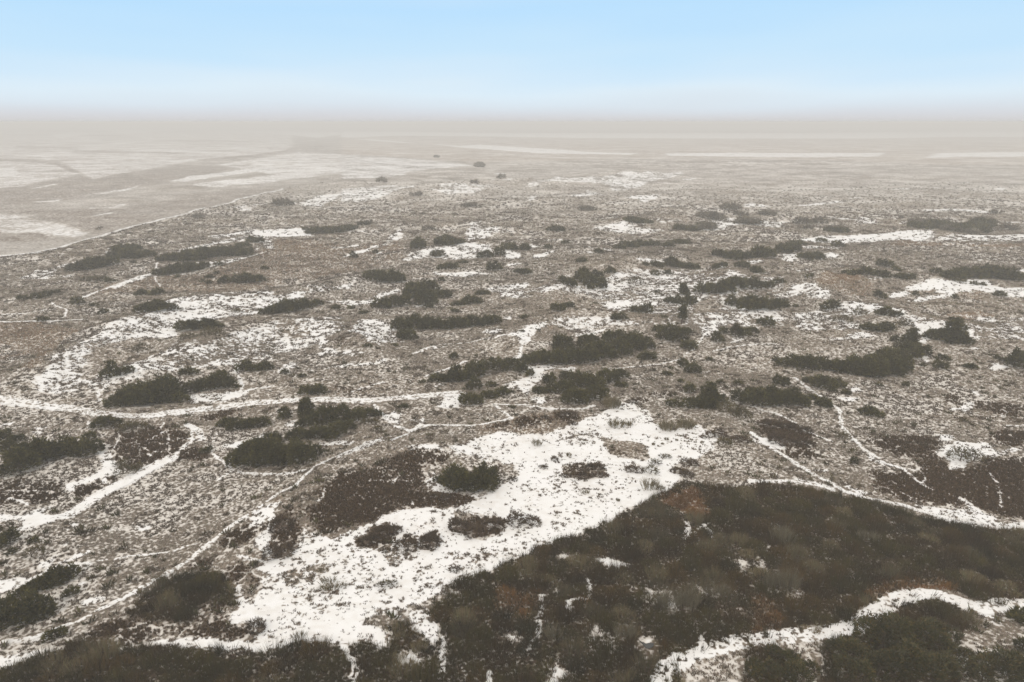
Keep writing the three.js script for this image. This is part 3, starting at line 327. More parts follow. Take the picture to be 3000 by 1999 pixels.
// ------------------------------------------------------------------ paths, each a snowy strip lying on the ground
let nPath = 0;
for (const t of TRACKS) if (t.label) {
  const line = [], r = rng(77 + nPath);
  for (let i = 0; i + 1 < t.p.length; i++) { const [a, b] = [t.p[i], t.p[i + 1]], n = Math.max(1, Math.round(Math.hypot(b[0] - a[0], b[1] - a[1]) / Math.max(0.7, Math.hypot(...a) * 0.006))); for (let k = 0; k < n; k++) line.push([lerp(a[0], b[0], k / n), lerp(a[1], b[1], k / n)]); }
  line.push(t.p[t.p.length - 1]);
  for (let s = 0; s < 6; s++) for (let i = 1; i + 1 < line.length; i++) line[i] = [(line[i - 1][0] + 2 * line[i][0] + line[i + 1][0]) / 4, (line[i - 1][1] + 2 * line[i][1] + line[i + 1][1]) / 4];
  const pos = [], uv = [], index = [], across = 6;
  line.forEach(([x, z], i) => {
    const a = line[Math.max(0, i - 1)], b = line[Math.min(line.length - 1, i + 1)], l = Math.hypot(b[0] - a[0], b[1] - a[1]) || 1, nx = (b[1] - a[1]) / l, nz = -(b[0] - a[0]) / l, w0 = t.w * (0.42 + 0.2 * r()), w1 = t.w * (0.42 + 0.2 * r());
    for (let k = 0; k <= across; k++) { const o = lerp(-w0, w1, k / across), px = x + nx * o, pz = z + nz * o; pos.push(px, ground(px, pz) + 0.03 + 0.00025 * Math.hypot(px, pz), pz); uv.push(px, -pz); }
    if (i) for (let k = 0; k < across; k++) { const q = i * (across + 1) + k, p = q - across - 1; index.push(p, q, p + 1, q, q + 1, p + 1); }
  });
  const n = [...index]; const m = surface(nPath ? `path_${String(nPath).padStart(3, '0')}` : 'path', pos, n, uv);
  m.userData = { kind: 'structure', label: t.label }; for (const q of m.material) q.side = THREE.DoubleSide; nPath++;
}

// ------------------------------------------------------------------ leaves, twigs and stems
class Leaves {
  constructor() { this.p = []; this.c = []; }
  tri(a, b, c, col) { this.p.push(...a, ...b, ...c); for (let i = 0; i < 3; i++) this.c.push(...col); }
  spike(x, y, z, dx, dy, dz, w, turn, col) {                     // one narrow leaf from its foot along (dx, dy, dz)
    const l = Math.hypot(dx, dy, dz) || 1, ux = Math.cos(turn), uz = Math.sin(turn); let sx = dy * uz, sy = dz * ux - dx * uz, sz = -dy * ux; const q = Math.hypot(sx, sy, sz) || 1; sx *= w / q; sy *= w / q; sz *= w / q;
    this.tri([x - sx, y - sy, z - sz], [x + sx, y + sy, z + sz], [x + dx, y + dy, z + dz], col);
  }
  tube(a, b, ra, rb, col, n = 5) {
    const d = new THREE.Vector3(b[0] - a[0], b[1] - a[1], b[2] - a[2]).normalize(), u = new THREE.Vector3(Math.abs(d.y) > 0.9 ? 1 : 0, Math.abs(d.y) > 0.9 ? 0 : 1, 0).cross(d).normalize(), v = d.clone().cross(u), at = (p, r, k) => { const t = k / n * Math.PI * 2, c = Math.cos(t) * r, s = Math.sin(t) * r; return [p[0] + u.x * c + v.x * s, p[1] + u.y * c + v.y * s, p[2] + u.z * c + v.z * s]; };
    for (let k = 0; k < n; k++) { const A = at(a, ra, k), B = at(a, ra, k + 1), C = at(b, rb, k), D = at(b, rb, k + 1); this.tri(A, B, C, col); this.tri(B, D, C, col); }
  }
  build(name, material, parent) {
    const g = new THREE.BufferGeometry(); g.setAttribute('position', new THREE.Float32BufferAttribute(this.p, 3)); g.setAttribute('color', new THREE.Float32BufferAttribute(this.c, 3)); g.computeVertexNormals();
    const m = new THREE.Mesh(g, material); m.name = name; m.castShadow = m.receiveShadow = true; if (parent) parent.add(m); TRIS += this.p.length / 9; return m;
  }
}
let TRIS = 0;
const leafy = (roughness) => new THREE.MeshStandardMaterial({ vertexColors: true, roughness, metalness: 0, side: THREE.DoubleSide });
const M = { needles: leafy(0.85), leaves: leafy(0.6), twigs: leafy(0.95), bark: leafy(0.95), grass: leafy(0.95) };
const vary = (c, k, r) => { const f = 1 + (r() - 0.5) * k, h = (r() - 0.5) * 0.25 * k; return [c[0] * f * (1 + h), c[1] * f, c[2] * f * (1 - h)]; };

// ground cover, instanced: one unit tuft of each kind, placed where the survey has plants
function tuft(seed, n, lean, w, up) {
  const g = new Leaves(), r = rng(seed);
  for (let i = 0; i < n; i++) { const a = r() * 6.283, q = Math.sqrt(r()) * 0.42, o = lean * (0.3 + r()); g.spike(Math.cos(a) * q, -0.05, Math.sin(a) * q, Math.cos(a) * o + (r() - .5) * .3, up * (0.55 + 0.45 * r()), Math.sin(a) * o + (r() - .5) * .3, w * (0.7 + 0.6 * r()), r() * 6.283, [1, 1, 1].map(() => 0.85 + 0.3 * r())); }
  return g.build('tuft', M.grass).geometry;
}
const COVER = {
  grass_tufts: { geo: tuft(1, 11, .34, .10, 1), list: [], label: 'low greyish brown grass tufts covering the open heath between patches of snow' },
  straw_grass: { geo: tuft(2, 11, .40, .09, 1), list: [], label: 'straw coloured and rusty dry grass on slopes and in hollows' },
  heather: { geo: tuft(3, 15, .26, .11, 1), list: [], label: 'dark reddish brown heather carpeting the low hill and hollows near the clearing' },
  dune_tussocks: { geo: tuft(4, 11, .42, .13, .9), list: [], label: 'small dark tussocks dotted over the white snowy dunes and the clearing' },
  bare_thicket: { geo: tuft(5, 22, .26, .022, 1), list: [], label: 'dense leafless brown thicket filling the right foreground and lower edge' },
};
const BLOCKED = [];                                              // round spots kept free of ground cover: the feet of the larger plants
{ const r = rng(11), half = (d) => 0.765 * Math.hypot(d, EYE) + 6;
  for (let d = 50; d < 760;) {
    const s = Math.max(0.26, Math.hypot(d, EYE) * 0.0025) * (d > 300 ? 1 + (d - 300) / 700 : 1), w = half(d);
    for (let x0 = -w; x0 < w; x0 += s) {
      const x = x0 + r() * s, z = -(d + r() * s), g = d < 136 ? 1 : d < 342 ? 1.25 : 2.6, [raw, snowy, ling, scrub, straw, meadow, , trod] = cell(x, z, g), k = r(), k2 = r(), wf = lerp(1, .4, smooth(340, 740, d)), tone = (0.72 + 0.56 * r()) * (.72 + .54 * fbm(x / 34, z / 24, 78, 2)), turn = r() * 6.283; if (d > 340 && r() < (d - 340) / 400) continue; if (meadow > .5) continue;
      if (scrub > 0.5 && d < 160) { if (snowy < 0.75 && k2 < 0.55) COVER.heather.list.push([x, z, turn, s * 1.1, s * 1.0 + .15, [.046 * tone, .030 * tone, .009 * tone]]); continue; }
      if (trod > .35 && k > .2) continue;
      if (snowy > 0.55) { if (raw > 0.5 && k < (raw > .93 ? .012 : .03) + (raw > .93 ? .035 : 0.07) * smooth(.45, .8, noise(x / 4, z / 3, 61))) COVER.dune_tussocks.list.push([x, z, turn, s * (.7 + .6 * k2), s * .5 + .05, [.10 * tone, .083 * tone, .064 * tone]]); continue; }
      if (raw > 0.5) { if (k < 0.75) COVER.dune_tussocks.list.push([x, z, turn, wf * s * (1 + .7 * k2), wf * s * .7 + .08, [.105 * tone, .086 * tone, .066 * tone]]); continue; }
      if (ling > 0.5 + 0.5 * (k - .5)) { COVER.heather.list.push([x, z, turn, s * 1.25, s * (.75 + .4 * k2) + .2, k2 < .25 ? [.11 * tone, .072 * tone, .036 * tone] : [.062 * tone, .036 * tone, .014 * tone]]); continue; }
      if (straw > 0.3 + 0.5 * k2) { if (k < .8) COVER.straw_grass.list.push([x, z, turn, wf * s * 1.1, wf * s * .7 + .12, scrub > .3 ? [.16 * tone, .075 * tone, .028 * tone] : [.22 * tone, .162 * tone, .105 * tone]]); continue; }
      if (k2 < .010 && d < 420) { COVER.heather.list.push([x, z, turn, .7 + .9 * k, .45 + .4 * k, [.060 * tone, .050 * tone, .020 * tone]]); continue; }
      if (k < 0.8) { const dark = noise(x / (1.6 * g), z / (1.2 * g), 62) > 0.72; COVER.grass_tufts.list.push([x, z, turn, wf * s * (dark ? 1.3 : 1.05), wf * s * (dark ? .95 : .62) + .08, dark ? [.10 * tone, .077 * tone, .055 * tone] : [.235 * tone, .197 * tone, .158 * tone]]); }
    }
    d += s;
  }
  // the thicket: rounded shrubs side by side, twigs fanning out from the middle of each
  for (let d = 50; d < 140; d += 0.5) for (let x0 = -half(d); x0 < half(d); x0 += 0.5) {
    const x = x0 + r() * .5, z = -(d + r() * .5), [, snowy, , scrub, straw] = cell(x, z, 1), k = r(), tone = .75 + .5 * r(), turn = r() * 6.283;
    if (scrub < 0.35 || snowy > 0.7) continue;
    const C = 2.7, ci = Math.floor(x / C), cj = Math.floor(z / C); let best = 1e9, bi = 0, bj = 0, bx = 0, bz = 0;
    for (let i = ci - 1; i <= ci + 1; i++) for (let j = cj - 1; j <= cj + 1; j++) { const px = (i + .15 + .7 * hash(i, j, 81)) * C, pz = (j + .15 + .7 * hash(i, j, 82)) * C, q = (x - px) ** 2 + (z - pz) ** 2; if (q < best) { best = q; bi = i; bj = j; bx = px; bz = pz; } }
    const R = 1.35 + .75 * hash(bi, bj, 83), q = Math.sqrt(best) / R; if (q > 1.08) continue;
    const kind = hash(bi, bj, 84), shade = .55 + .85 * hash(bi, bj, 85), top = (.9 + 1.5 * hash(bi, bj, 86)) * (straw > .45 ? .5 : 1), hi = Math.max(.35, top * Math.sqrt(Math.max(.06, 1 - q * q * .9))) * (.85 + .3 * k);
    const c = straw > .45 ? [.135, .066, .015] : kind > .82 ? [.12, .096, .05] : kind > .5 ? [.058, .036, .008] : [.048, .037, .007];
    COVER.bare_thicket.list.push([x, z, turn, .8 + .5 * k, hi, c.map((v) => v * tone * shade), (x - bx) / R * .55, (z - bz) / R * .55]);
  }
}
// ------------------------------------------------------------------ pines, shrubs and bushes
const taken = {};
const numbered = (n) => { taken[n] = (taken[n] ?? -1) + 1; return taken[n] ? `${n}_${String(taken[n]).padStart(3, '0')}` : n; };
const PINE = [.046, .041, .008], PINE2 = [.092, .078, .018], OLIVE = [.095, .074, .024], EVERGREEN = [.044, .041, .009];
// one blob of the survey: foot centre x, foot y, width and height in the photograph -> where it stands and how big it is
function blob(s, text, part = .44) {
  const [x, y, w, h] = text.split(',').map(Number), k = SHEET[s][2], [px, py] = toPixel(s, x, y), f = spot(px, py), dist = Math.hypot(f[0], EYE - f[1], f[2]), m = dist / F;
  const W = w / k * m, T = h / k * m, sin = (EYE - f[1]) / dist, cos = Math.sqrt(1 - sin * sin);
  let depth = part * W, H = (T - depth * sin) / cos;
  const low = 0.32 * Math.min(W, 4); if (H < low) { H = low; depth = Math.max(0.35 * W, (T - H * cos) / sin); }
  if (H > 4.6) { H = 4.6; depth = Math.min((T - H * cos) / sin, 2.2 * W); }
  const away = Math.hypot(f[0], f[2]), cx = f[0] * (1 + depth / 2 / away), cz = f[2] * (1 + depth / 2 / away);
  return { x: cx, z: cz, a: W / 2, b: depth / 2, h: H, dist, px: dist / 683, turn: Math.atan2(f[0], -f[2]) };
}
// a crown: leaf tufts over the domes of the bushes that make up the blob
function crown(B, ox, oz, r, o) {
  const L = new Leaves(), r0 = clamp(B.h * o.lobe, 0.35, o.lobeMost), n = Math.max(1, Math.round(3.1 * B.a * B.b / (r0 * r0 * 1.25))), domes = [], c = Math.cos(B.turn), s = Math.sin(B.turn);
  for (let i = 0, tries = 0; i < n && tries < n * 8; tries++) {
    const q = n === 1 ? 0 : Math.sqrt(r()), t = r() * 6.283, ex = Math.max(0, B.a - r0 * .55), ez = Math.max(0, B.b - r0 * .55), lx = Math.cos(t) * q * ex, lz = Math.sin(t) * q * ez;
    if (domes.some((d) => (d.lx - lx) ** 2 + (d.lz - lz) ** 2 < r0 * r0 * .5)) { if (tries % 8 === 7) i++; continue; }
    const h = B.h * (n === 1 ? 1 : (1 - .22 * q * q) * (.62 + .55 * r())), R = r0 * (.85 + .35 * r()); if (n > 5 && q > .72 && r() < .3) { i++; continue; } domes.push({ lx, lz, x: B.x + lx * c - lz * s - ox, z: B.z + lx * s + lz * c - oz, h, R: n === 1 ? Math.min(B.a, r0 * 1.4) : R, tone: (.7 + .6 * r()) }); i++;
  }
  const size = Math.max(o.leaf, B.px * 1.5), stems = new Leaves(), base = ground(B.x, B.z);
  for (const d of domes) {
    d.y = ground(d.x + ox, d.z + oz); d.cy = d.h * (o.foot ?? .4); d.ry = d.h - d.cy;
  }
  for (const d of domes) {
    const count = Math.round(o.dense * 6.3 * d.R * (d.R + d.h) * .55 / (size * size));
    for (let i = 0; i < count; i++) {
      const u = r() * 1.55 - .55, t = r() * 6.283, q = Math.sqrt(Math.max(0, 1 - u * u)), lump = 1 + .22 * Math.sin(t * 3 + d.h * 9) * q + .16 * Math.sin(u * 7 + t * 2 + d.x), k = lump * (.74 + .38 * r());
      const x = d.x + Math.cos(t) * q * d.R * k, z = d.z + Math.sin(t) * q * d.R * k, y = d.y + Math.max(.04, d.cy + u * d.ry * k * (u < 0 ? d.cy / d.ry * .95 : 1));
      if (domes.some((e) => e !== d && ((x - e.x) ** 2 + (z - e.z) ** 2) / (e.R * e.R) + ((y - e.y - e.cy) / e.ry) ** 2 < .6)) continue;
      const col = vary(r() < (o.mix ?? .25) ? o.c2 : o.c1, .5, r).map((v) => v * d.tone), dx = Math.cos(t) * q * .8, dz = Math.sin(t) * q * .8, dy = .55 + u * .4, m = o.spikes ?? 5;
      for (let j = 0; j < m; j++) { const l = size * (.65 + .7 * r()); L.spike(x + (r() - .5) * size * .5, y - size * .15, z + (r() - .5) * size * .5, (dx + (r() - .5) * 1.5) * l, (dy + (r() - .5) * 1.0) * l, (dz + (r() - .5) * 1.5) * l, size * (o.broad ?? .24) * (.7 + .6 * r()), r() * 6.283, col); }
    }
    BLOCKED.push([d.x + ox, d.z + oz, d.R * .75]);
  }
  const bark = [.06, .044, .033], k = domes[0], foot = [k.x, k.y - .15, k.z], fork = [k.x + .1, k.y + k.h * .3, k.z];   // one trunk, a limb to every bush of the blob
  stems.tube(foot, fork, .06 + .03 * k.h, .05 + .02 * k.h, bark, 6); stems.tube(fork, [k.x, k.y + k.h * .7, k.z], .05 + .02 * k.h, .02, bark, 6);
  for (const d of domes.slice(1)) stems.tube(fork, [d.x, d.y + d.h * .6, d.z], .04 + .01 * d.h, .02, bark, 4);
  for (let j = 0; j < 3; j++) { const t = r() * 6.283; stems.tube(fork, [k.x + Math.cos(t) * k.R * .7, k.y + k.h * .6, k.z + Math.sin(t) * k.R * .7], .035, .012, bark, 4); }
  return [L, stems];
}
// a fan of bare twigs forking upward
function bareBush(B, ox, oz, r, col) {
  const L = new Leaves(), n = Math.round(clamp(34 * B.a * B.b, 30, 360)), w = Math.max(.014, B.px * .11), c = Math.cos(B.turn), s = Math.sin(B.turn);
  for (let i = 0; i < n; i++) {
    const q = Math.sqrt(r()), t = r() * 6.283, lx = Math.cos(t) * q * B.a * .62, lz = Math.sin(t) * q * B.b * .62, x = B.x + lx * c - lz * s - ox, z = B.z + lx * s + lz * c - oz, y = ground(x + ox, z + oz), h = B.h * (.6 + .45 * r()) * (1 - .3 * q * q), o = .45 * q + .1, ax = Math.cos(t + B.turn) * o * B.a * .8, az = Math.sin(t + B.turn) * o * B.b * .8, tone = vary(col, .6, r);
    L.spike(x, y - .05, z, ax * .8, h, az * .8, w * 1.4, r() * 6.28, tone);
    for (let j = 0; j < 12; j++) { const k = .2 + .5 * r(), l = h * (.3 + .35 * r()); L.spike(x + ax * .8 * k, y + h * k, z + az * .8 * k, ax * .3 + (r() - .5) * l * 1.1, l, az * .3 + (r() - .5) * l * 1.1, w, r() * 6.28, tone); }
  }
  return L;
}
const STYLE = {
  pine: { name: 'pine_thicket', cat: 'pine thicket', lobe: .34, lobeMost: 1.05, leaf: .30, dense: 2.1, c1: PINE, c2: PINE2, mix: .3 },
  bush: { name: 'pine_bush', cat: 'pine bush', lobe: .42, lobeMost: 1.05, leaf: .28, dense: 2.1, c1: PINE, c2: PINE2, mix: .3 },
  olive: { name: 'olive_shrub', cat: 'shrub', lobe: .5, lobeMost: 1.2, leaf: .26, dense: 1.3, c1: [.062, .049, .016], c2: OLIVE, mix: .4, broad: .11 },
  leafy: { name: 'evergreen_shrub', cat: 'shrub', lobe: .42, lobeMost: 1.5, leaf: .21, dense: 1.4, c1: EVERGREEN, c2: [.085, .060, .014], mix: .26, spikes: 4, broad: .26 },
  heather: { name: 'heather_mound', cat: 'heather mound', lobe: .7, lobeMost: .9, leaf: .2, dense: 2, c1: [.06, .037, .022], c2: [.085, .06, .028], mix: .35, foot: .2, broad: .12 },
  far: { name: 'far_shrub', cat: 'far shrub', lobe: .5, lobeMost: 1.3, leaf: .28, dense: 1.4, c1: [.13, .11, .08], c2: [.17, .145, .105], mix: .4 },  // lighter leaf colours, with the fading by haze painted in
  willow: { name: 'bare_bush', cat: 'bare bush' },
};
let seedOf = 500;
const MARKS = [];                                                // where the larger plants stand in the photograph, to say what a small one stands beside
function plant(kind, label, s, text, group) {
  const S = STYLE[kind], r = rng(seedOf++), blobs = text.trim().split(/\s+/).map((t) => blob(s, t, kind === 'willow' ? .4 : kind === 'heather' ? .7 : .44)), o = new THREE.Group();
  const ox = blobs.reduce((a, b) => a + b.x, 0) / blobs.length, oz = blobs.reduce((a, b) => a + b.z, 0) / blobs.length;
  o.name = numbered(S.name); o.position.set(ox, 0, oz); o.userData = { label, category: S.cat }; if (group) o.userData.group = group;
  for (const B of blobs) {
    if (kind === 'willow') { bareBush(B, ox, oz, r, text.length && label.includes('leafless') ? [.135, .115, .072] : [.15, .122, .066]).build('twigs', M.twigs, o); BLOCKED.push([B.x, B.z, Math.min(B.a, B.b) * .8]); continue; }
    const [L, stems] = crown(B, ox, oz, r, S); L.build(kind === 'heather' ? 'foliage' : 'crown', kind === 'leafy' ? M.leaves : M.needles, o);
    if (kind !== 'heather') stems.build(kind === 'pine' || kind === 'bush' ? 'trunk' : 'stems', M.bark, o);
  }
  scene.add(o); return o;
}
// a single pine with a visible trunk: cushions of needles on limbs round a leaning stem
function pineTree(label, s, text, bare) {
  const [x, y, w, h] = text.split(',').map(Number), k = SHEET[s][2], f = spot(...toPixel(s, x, y)), dist = Math.hypot(f[0], EYE - f[1], f[2]), m = dist / F, R = w / k * m / 2, H = h / k * m / Math.sqrt(1 - ((EYE - f[1]) / dist) ** 2), r = rng(seedOf++), o = new THREE.Group(), px = dist / 683;
  o.name = numbered('pine_tree'); o.position.set(f[0], f[1], f[2]); o.userData = { label, category: 'pine tree' };
  const L = new Leaves(), T = new Leaves(), bark = [.085, .060, .045], lean = (r() - .5) * .3, size = Math.max(.26, px * 1.4), n = 22;
  T.tube([0, -.2, 0], [lean * H * .4, H * .5, 0], .06 + .03 * H, .05 + .015 * H, bark, 7); T.tube([lean * H * .4, H * .5, 0], [lean * H * .5, H * .93, 0], .05 + .015 * H, .02, bark, 6);
  for (let i = 0; i < n; i++) {
    const q = (i + r() * .8) / n, y0 = H * lerp(bare, .95, q), reach = R * (1.02 - .5 * q) * (.4 + .65 * r()), t = i * 2.4 + r(), cx = lean * H * .5 * Math.min(1, y0 / H) + Math.cos(t) * reach * .75, cz = Math.sin(t) * reach * .75, rr = Math.max(.3, R * (.5 - .22 * q)) * (.8 + .4 * r()), tone = .85 + .3 * r();
    T.tube([lean * y0 * .5, y0 - reach * .25, 0], [cx, y0, cz], .04 + .008 * H, .012, bark, 4);
    const count = Math.round(9 * rr * rr / (size * size) * 1.6);
    for (let c = 0; c < count; c++) { const u = r() * 2 - 1, a = r() * 6.283, s2 = Math.sqrt(1 - u * u), kk = .5 + .55 * r(), col = vary(r() < .25 ? PINE2 : PINE, .5, r).map((v) => v * tone), X = cx + Math.cos(a) * s2 * rr * kk, Y = y0 + u * rr * .62 * kk, Z = cz + Math.sin(a) * s2 * rr * kk;
      for (let j = 0; j < 5; j++) { const l = size * (.6 + .6 * r()); L.spike(X, Y, Z, (Math.cos(a) * s2 + (r() - .5) * 1.4) * l, (.5 + u * .4 + (r() - .5)) * l, (Math.sin(a) * s2 + (r() - .5) * 1.4) * l, size * .22, r() * 6.28, col); } }
  }
  L.build('crown', M.needles, o); T.build('trunk', M.bark, o); BLOCKED.push([f[0], f[2], R * .5]); scene.add(o);
}
const pine = (label, s, t, group) => plant('pine', label, s, t, group), bush = (label, s, t, group) => plant('bush', label, s, t, group), olive = (label, s, t, group) => plant('olive', label, s, t, group);
const SMALL = [];
const farShrub = (label, s, t, group) => plant('far', label, s, t, group);
const each = (make, label, group, s, t) => t.trim().split(/\s+/).forEach((b) => { const [x, y, , h] = b.split(',').map(Number), [px, py] = toPixel(s, x, y - h / 2); SMALL.push({ o: make(label, s, b, group), px, py, label }); });

// nearest rows, lower edge
plant('leafy', 'large dark evergreen shrub mass below the double rutted snow track at lower right', 'O', '800,1300,280,200 1050,1250,300,300 1250,1180,300,240 1450,1200,320,240 1600,1120,200,160 900,1490,300,220 1150,1490,340,260 1400,1490,340,280 1580,1420,240,220 1030,985,150,70 1180,1060,260,140');
plant('leafy', 'small rounded evergreen shrub on frosty ground right of the large evergreen mass', 'O', '1790,1265,150,100');
plant('leafy', 'evergreen shrub bank at the bottom edge in the lower right corner', 'O', '1900,1490,220,180 2050,1480,260,240 2250,1480,280,220 2400,1480,200,220');
plant('leafy', 'dark shrub mound below the snow track at the bottom edge, left of the evergreen mass', 'O', '150,1490,300,190 270,1345,300,170 350,1490,300,200 60,1480,160,130');
plant('leafy', 'small dark shrub between two evergreen masses at the bottom edge', 'O', '500,1410,140,110');
bush('small dark green pine bush at the right edge below the fork of the rutted track', 'O', '2285,965,110,80 2310,930,70,90'); 
bush('dark bush on frosty grass at the right edge above the corner evergreens', 'O', '2325,1185,90,70');
// left edge, front
pine('slanting elongated dark pine thicket at lower left between two faint footpaths', 'L', '250,715,190,90 380,690,240,120 520,640,230,140');
pine('large rounded dark shrub cut by the left edge at lower left', 'L', '60,1010,300,280 250,985,300,250 380,935,160,110');
bush('small dark bush just below the slanting pine thicket at lower left', 'L', '600,738,100,70'); bush('dark bush standing on the thin snowy footpath at lower left', 'L', '490,1098,130,90');
bush('small dark pine at the far left below the fan of snow', 'L', '105,265,130,100'); bush('dark pine cut off by the left edge below the fan of snow', 'L', '-5,325,70,90'); olive('brownish pine bush right of the small pines at the far left', 'L', '300,395,120,110'); bush('tiny dark bush below the small pine at the far left', 'L', '95,368,60,50'); bush('tiny dark bush above the brownish pine at the far left', 'L', '285,270,60,45');
pine('big dark green pine thicket at the left edge above the fan of snow', 'H', '190,855,220,200 260,800,240,190 360,760,240,190 480,730,250,180 620,700,240,160 770,700,210,140 60,680,150,110');
pine('dark pine patch cut by the left edge, above the big thicket', 'H', '40,565,100,90 140,575,110,60'); bush('pointed dark pine at the right tip of the big left edge thicket', 'H', '755,570,95,75');
bush('rounded green pine bush just below the bend of the curving main track', 'H', '910,458,210,95'); olive('olive green shrub patch at the top of the brown heather below the main track', 'H', '1140,498,190,90 1020,470,130,55');
pine('long dark pine patch right of the brown heather ring, below the main track', 'H', '1960,442,160,80 2080,472,200,100 2220,458,200,100');
olive('olive green bush beside the upper end of the short runway like snow strip', 'H', '1090,862,150,115 1060,785,120,60 1190,822,110,70'); bush('small dark pine between heather ring and footpath junction', 'H', '1780,672,80,60');
// centre left pair
pine('large dark lower pine thicket left of the brown heather hill', 'I', '-40,790,200,150 60,800,220,230 180,800,220,250 300,790,240,260 430,790,240,240 570,780,210,210 640,700,110,130 280,610,160,130 120,640,160,90');
pine('dark pine thicket below the main track, directly above the large lower thicket', 'I', '520,562,200,110 680,560,240,140 720,450,220,180 850,555,230,150 850,410,260,160 1000,405,180,140 930,470,140,90 1110,365,160,90 1200,362,90,70');
pineTree('round topped dark pine standing on the main track edge, centre left', 'I', '585,350,150,150', .04); bush('dark pine bush on white snow at left edge of the upper thicket, centre left', 'I', '550,448,120,85'); bush('dark pine pair left of the round topped pine under the main track', 'I', '390,385,110,70 400,335,80,60'); olive('low green shrub strip below the tail of the centre left thicket', 'I', '1130,422,140,42'); olive('small green shrub below the tail of the centre left thicket', 'I', '1190,478,75,45'); bush('small lone pine above the forked footpath, centre left', 'I', '1415,287,80,42');
pine('dense block of dark pines standing alone on the brown heather hill', 'I', '1840,985,200,210 1900,1010,210,230 2000,1015,220,245 2090,1010,200,240 2140,970,160,190'); bush('tiny pine at the left foot of the dense pine block on the hill', 'I', '1715,922,55,55');
plant('heather', 'dark heather mound at the left foot of the dense pine block', 'I', '1680,1065,90,70 1780,1080,120,60');
// clearing: bare bushes and heather mounds
plant('willow', 'tall bare bush at the top of the snowy clearing under the pines', 'J', '1150,297,200,150'); plant('willow', 'wide two part bare bush in the snow, upper left of the clearing neck', 'J', '1190,462,170,115 1300,448,110,75'); plant('willow', 'broad bare bush on snow at the upper right of the clearing', 'J', '1640,495,200,130 1790,470,190,125'); plant('willow', 'small lone bare bush on the open snow at the left of the clearing', 'J', '505,618,120,90'); plant('willow', 'bare bush with leaning twigs at the narrow right end of the clearing', 'J', '1480,1005,190,150 1570,1000,110,70');
olive('green shrub pair on snow beside the round heather mound in the clearing', 'J', '1490,850,110,100 1525,775,90,65'); plant('heather', 'round dark heather mound on snow left of the green shrub pair', 'J', '1345,842,135,88'); olive('small green bush on snow above the green shrub pair', 'J', '1610,718,100,45');
plant('heather', 'pointed dark heather mound at the right shore of the clearing', 'J', '2060,545,140,100'); olive('olive brown mound just below the pointed heather mound', 'J', '2130,607,140,75'); plant('heather', 'dark oval heather mound at the far right of the clearing shore', 'J', '2255,587,150,75'); plant('heather', 'small dark mound at the right shore, left of the pointed mound', 'J', '1955,545,55,35');
plant('heather', 'low dark heather ridge on the ring shaped island in the clearing', 'J', '1000,815,150,55 920,835,80,30'); plant('heather', 'heather edge at the lower side of the ring shaped island', 'J', '760,885,80,50 900,895,180,50 1060,880,120,50'); plant('heather', 'dark mound on grass at the left shore of the clearing', 'J', '300,912,80,50'); plant('heather', 'two small heather mounds on snow left of the ring shaped island', 'J', '660,740,70,50 560,805,60,35');
plant('heather', 'heather mounds on the brown slope above the clearing', 'J', '770,360,150,50 820,430,90,40 580,380,90,40'); plant('heather', 'reddish heather cushion at the top of the clearing', 'J', '1320,235,75,50');
plant('heather', 'dark shrub hummocks at the corner where clearing meets thicket', 'J', '1720,850,120,70 1820,780,120,70 1800,880,110,70');
each((l, s, t, g) => plant('willow', l, s, t, g), 'small sparse twiggy tuft standing on the open snow of the clearing', 'twiggy tufts on the snow clearing', 'J', '1625,562,45,35 1715,568,30,25 1590,598,35,20 1515,605,40,30 1840,562,35,22 785,705,60,50 930,1025,90,45 1210,1090,40,35 1050,1035,40,25 1750,530,30,20 1930,585,40,25');
plant('heather', 'large dark heather island in the snow below the dense pine block', 'M', '1130,290,200,110 1240,240,200,130 1340,200,140,90'); plant('heather', 'heather mound in the snow, left of the one split by a snow gap', 'M', '1440,345,190,140'); plant('heather', 'round heather mound in the snow right of a narrow snow gap', 'M', '1640,322,165,155'); plant('heather', 'broad dark heather island with snow creases in the middle of the clearing', 'M', '1900,180,200,150 2040,235,220,160 2180,170,200,140'); plant('heather', 'small dark heather mound at the lower edge of the split mounds', 'M', '1280,350,80,45');
plant('heather', 'round dark heather mound beside the snow path at the clearing left end', 'M', '300,410,140,160 400,400,150,160'); plant('heather', 'greenish dark mound at the top of the snow path, left end of clearing', 'M', '370,180,180,140'); plant('willow', 'small twiggy bush on snow at the lower left of the clearing', 'M', '520,1115,150,95'); plant('willow', 'sparse twiggy bush patch on snow in the middle of the clearing left end', 'M', '720,530,120,60 770,640,180,100'); plant('willow', 'sparse low twigs on snow below the sparse bush patch', 'M', '820,700,260,55'); plant('willow', 'thin bare bushes on the lower snow tongue between the thickets', 'M', '1410,1130,170,110 1390,1300,160,110 1560,1240,170,150'); plant('heather', 'small dark mound on snow near the thicket edge, centre', 'M', '1860,520,100,60'); olive('low greenish twig patch on the snow, centre of the clearing', 'M', '1290,655,150,40');
plant('heather', 'small round heather island inside the curve of the snow at lower left', 'M', '160,1050,130,130');
plant('heather', 'round heather mound cut by narrow snow creases, centre right of the clearing', 'J', '460,1290,110,95'); plant('heather', 'greyish heather mound between two narrow snow gaps in the clearing', 'J', '310,1300,120,140');
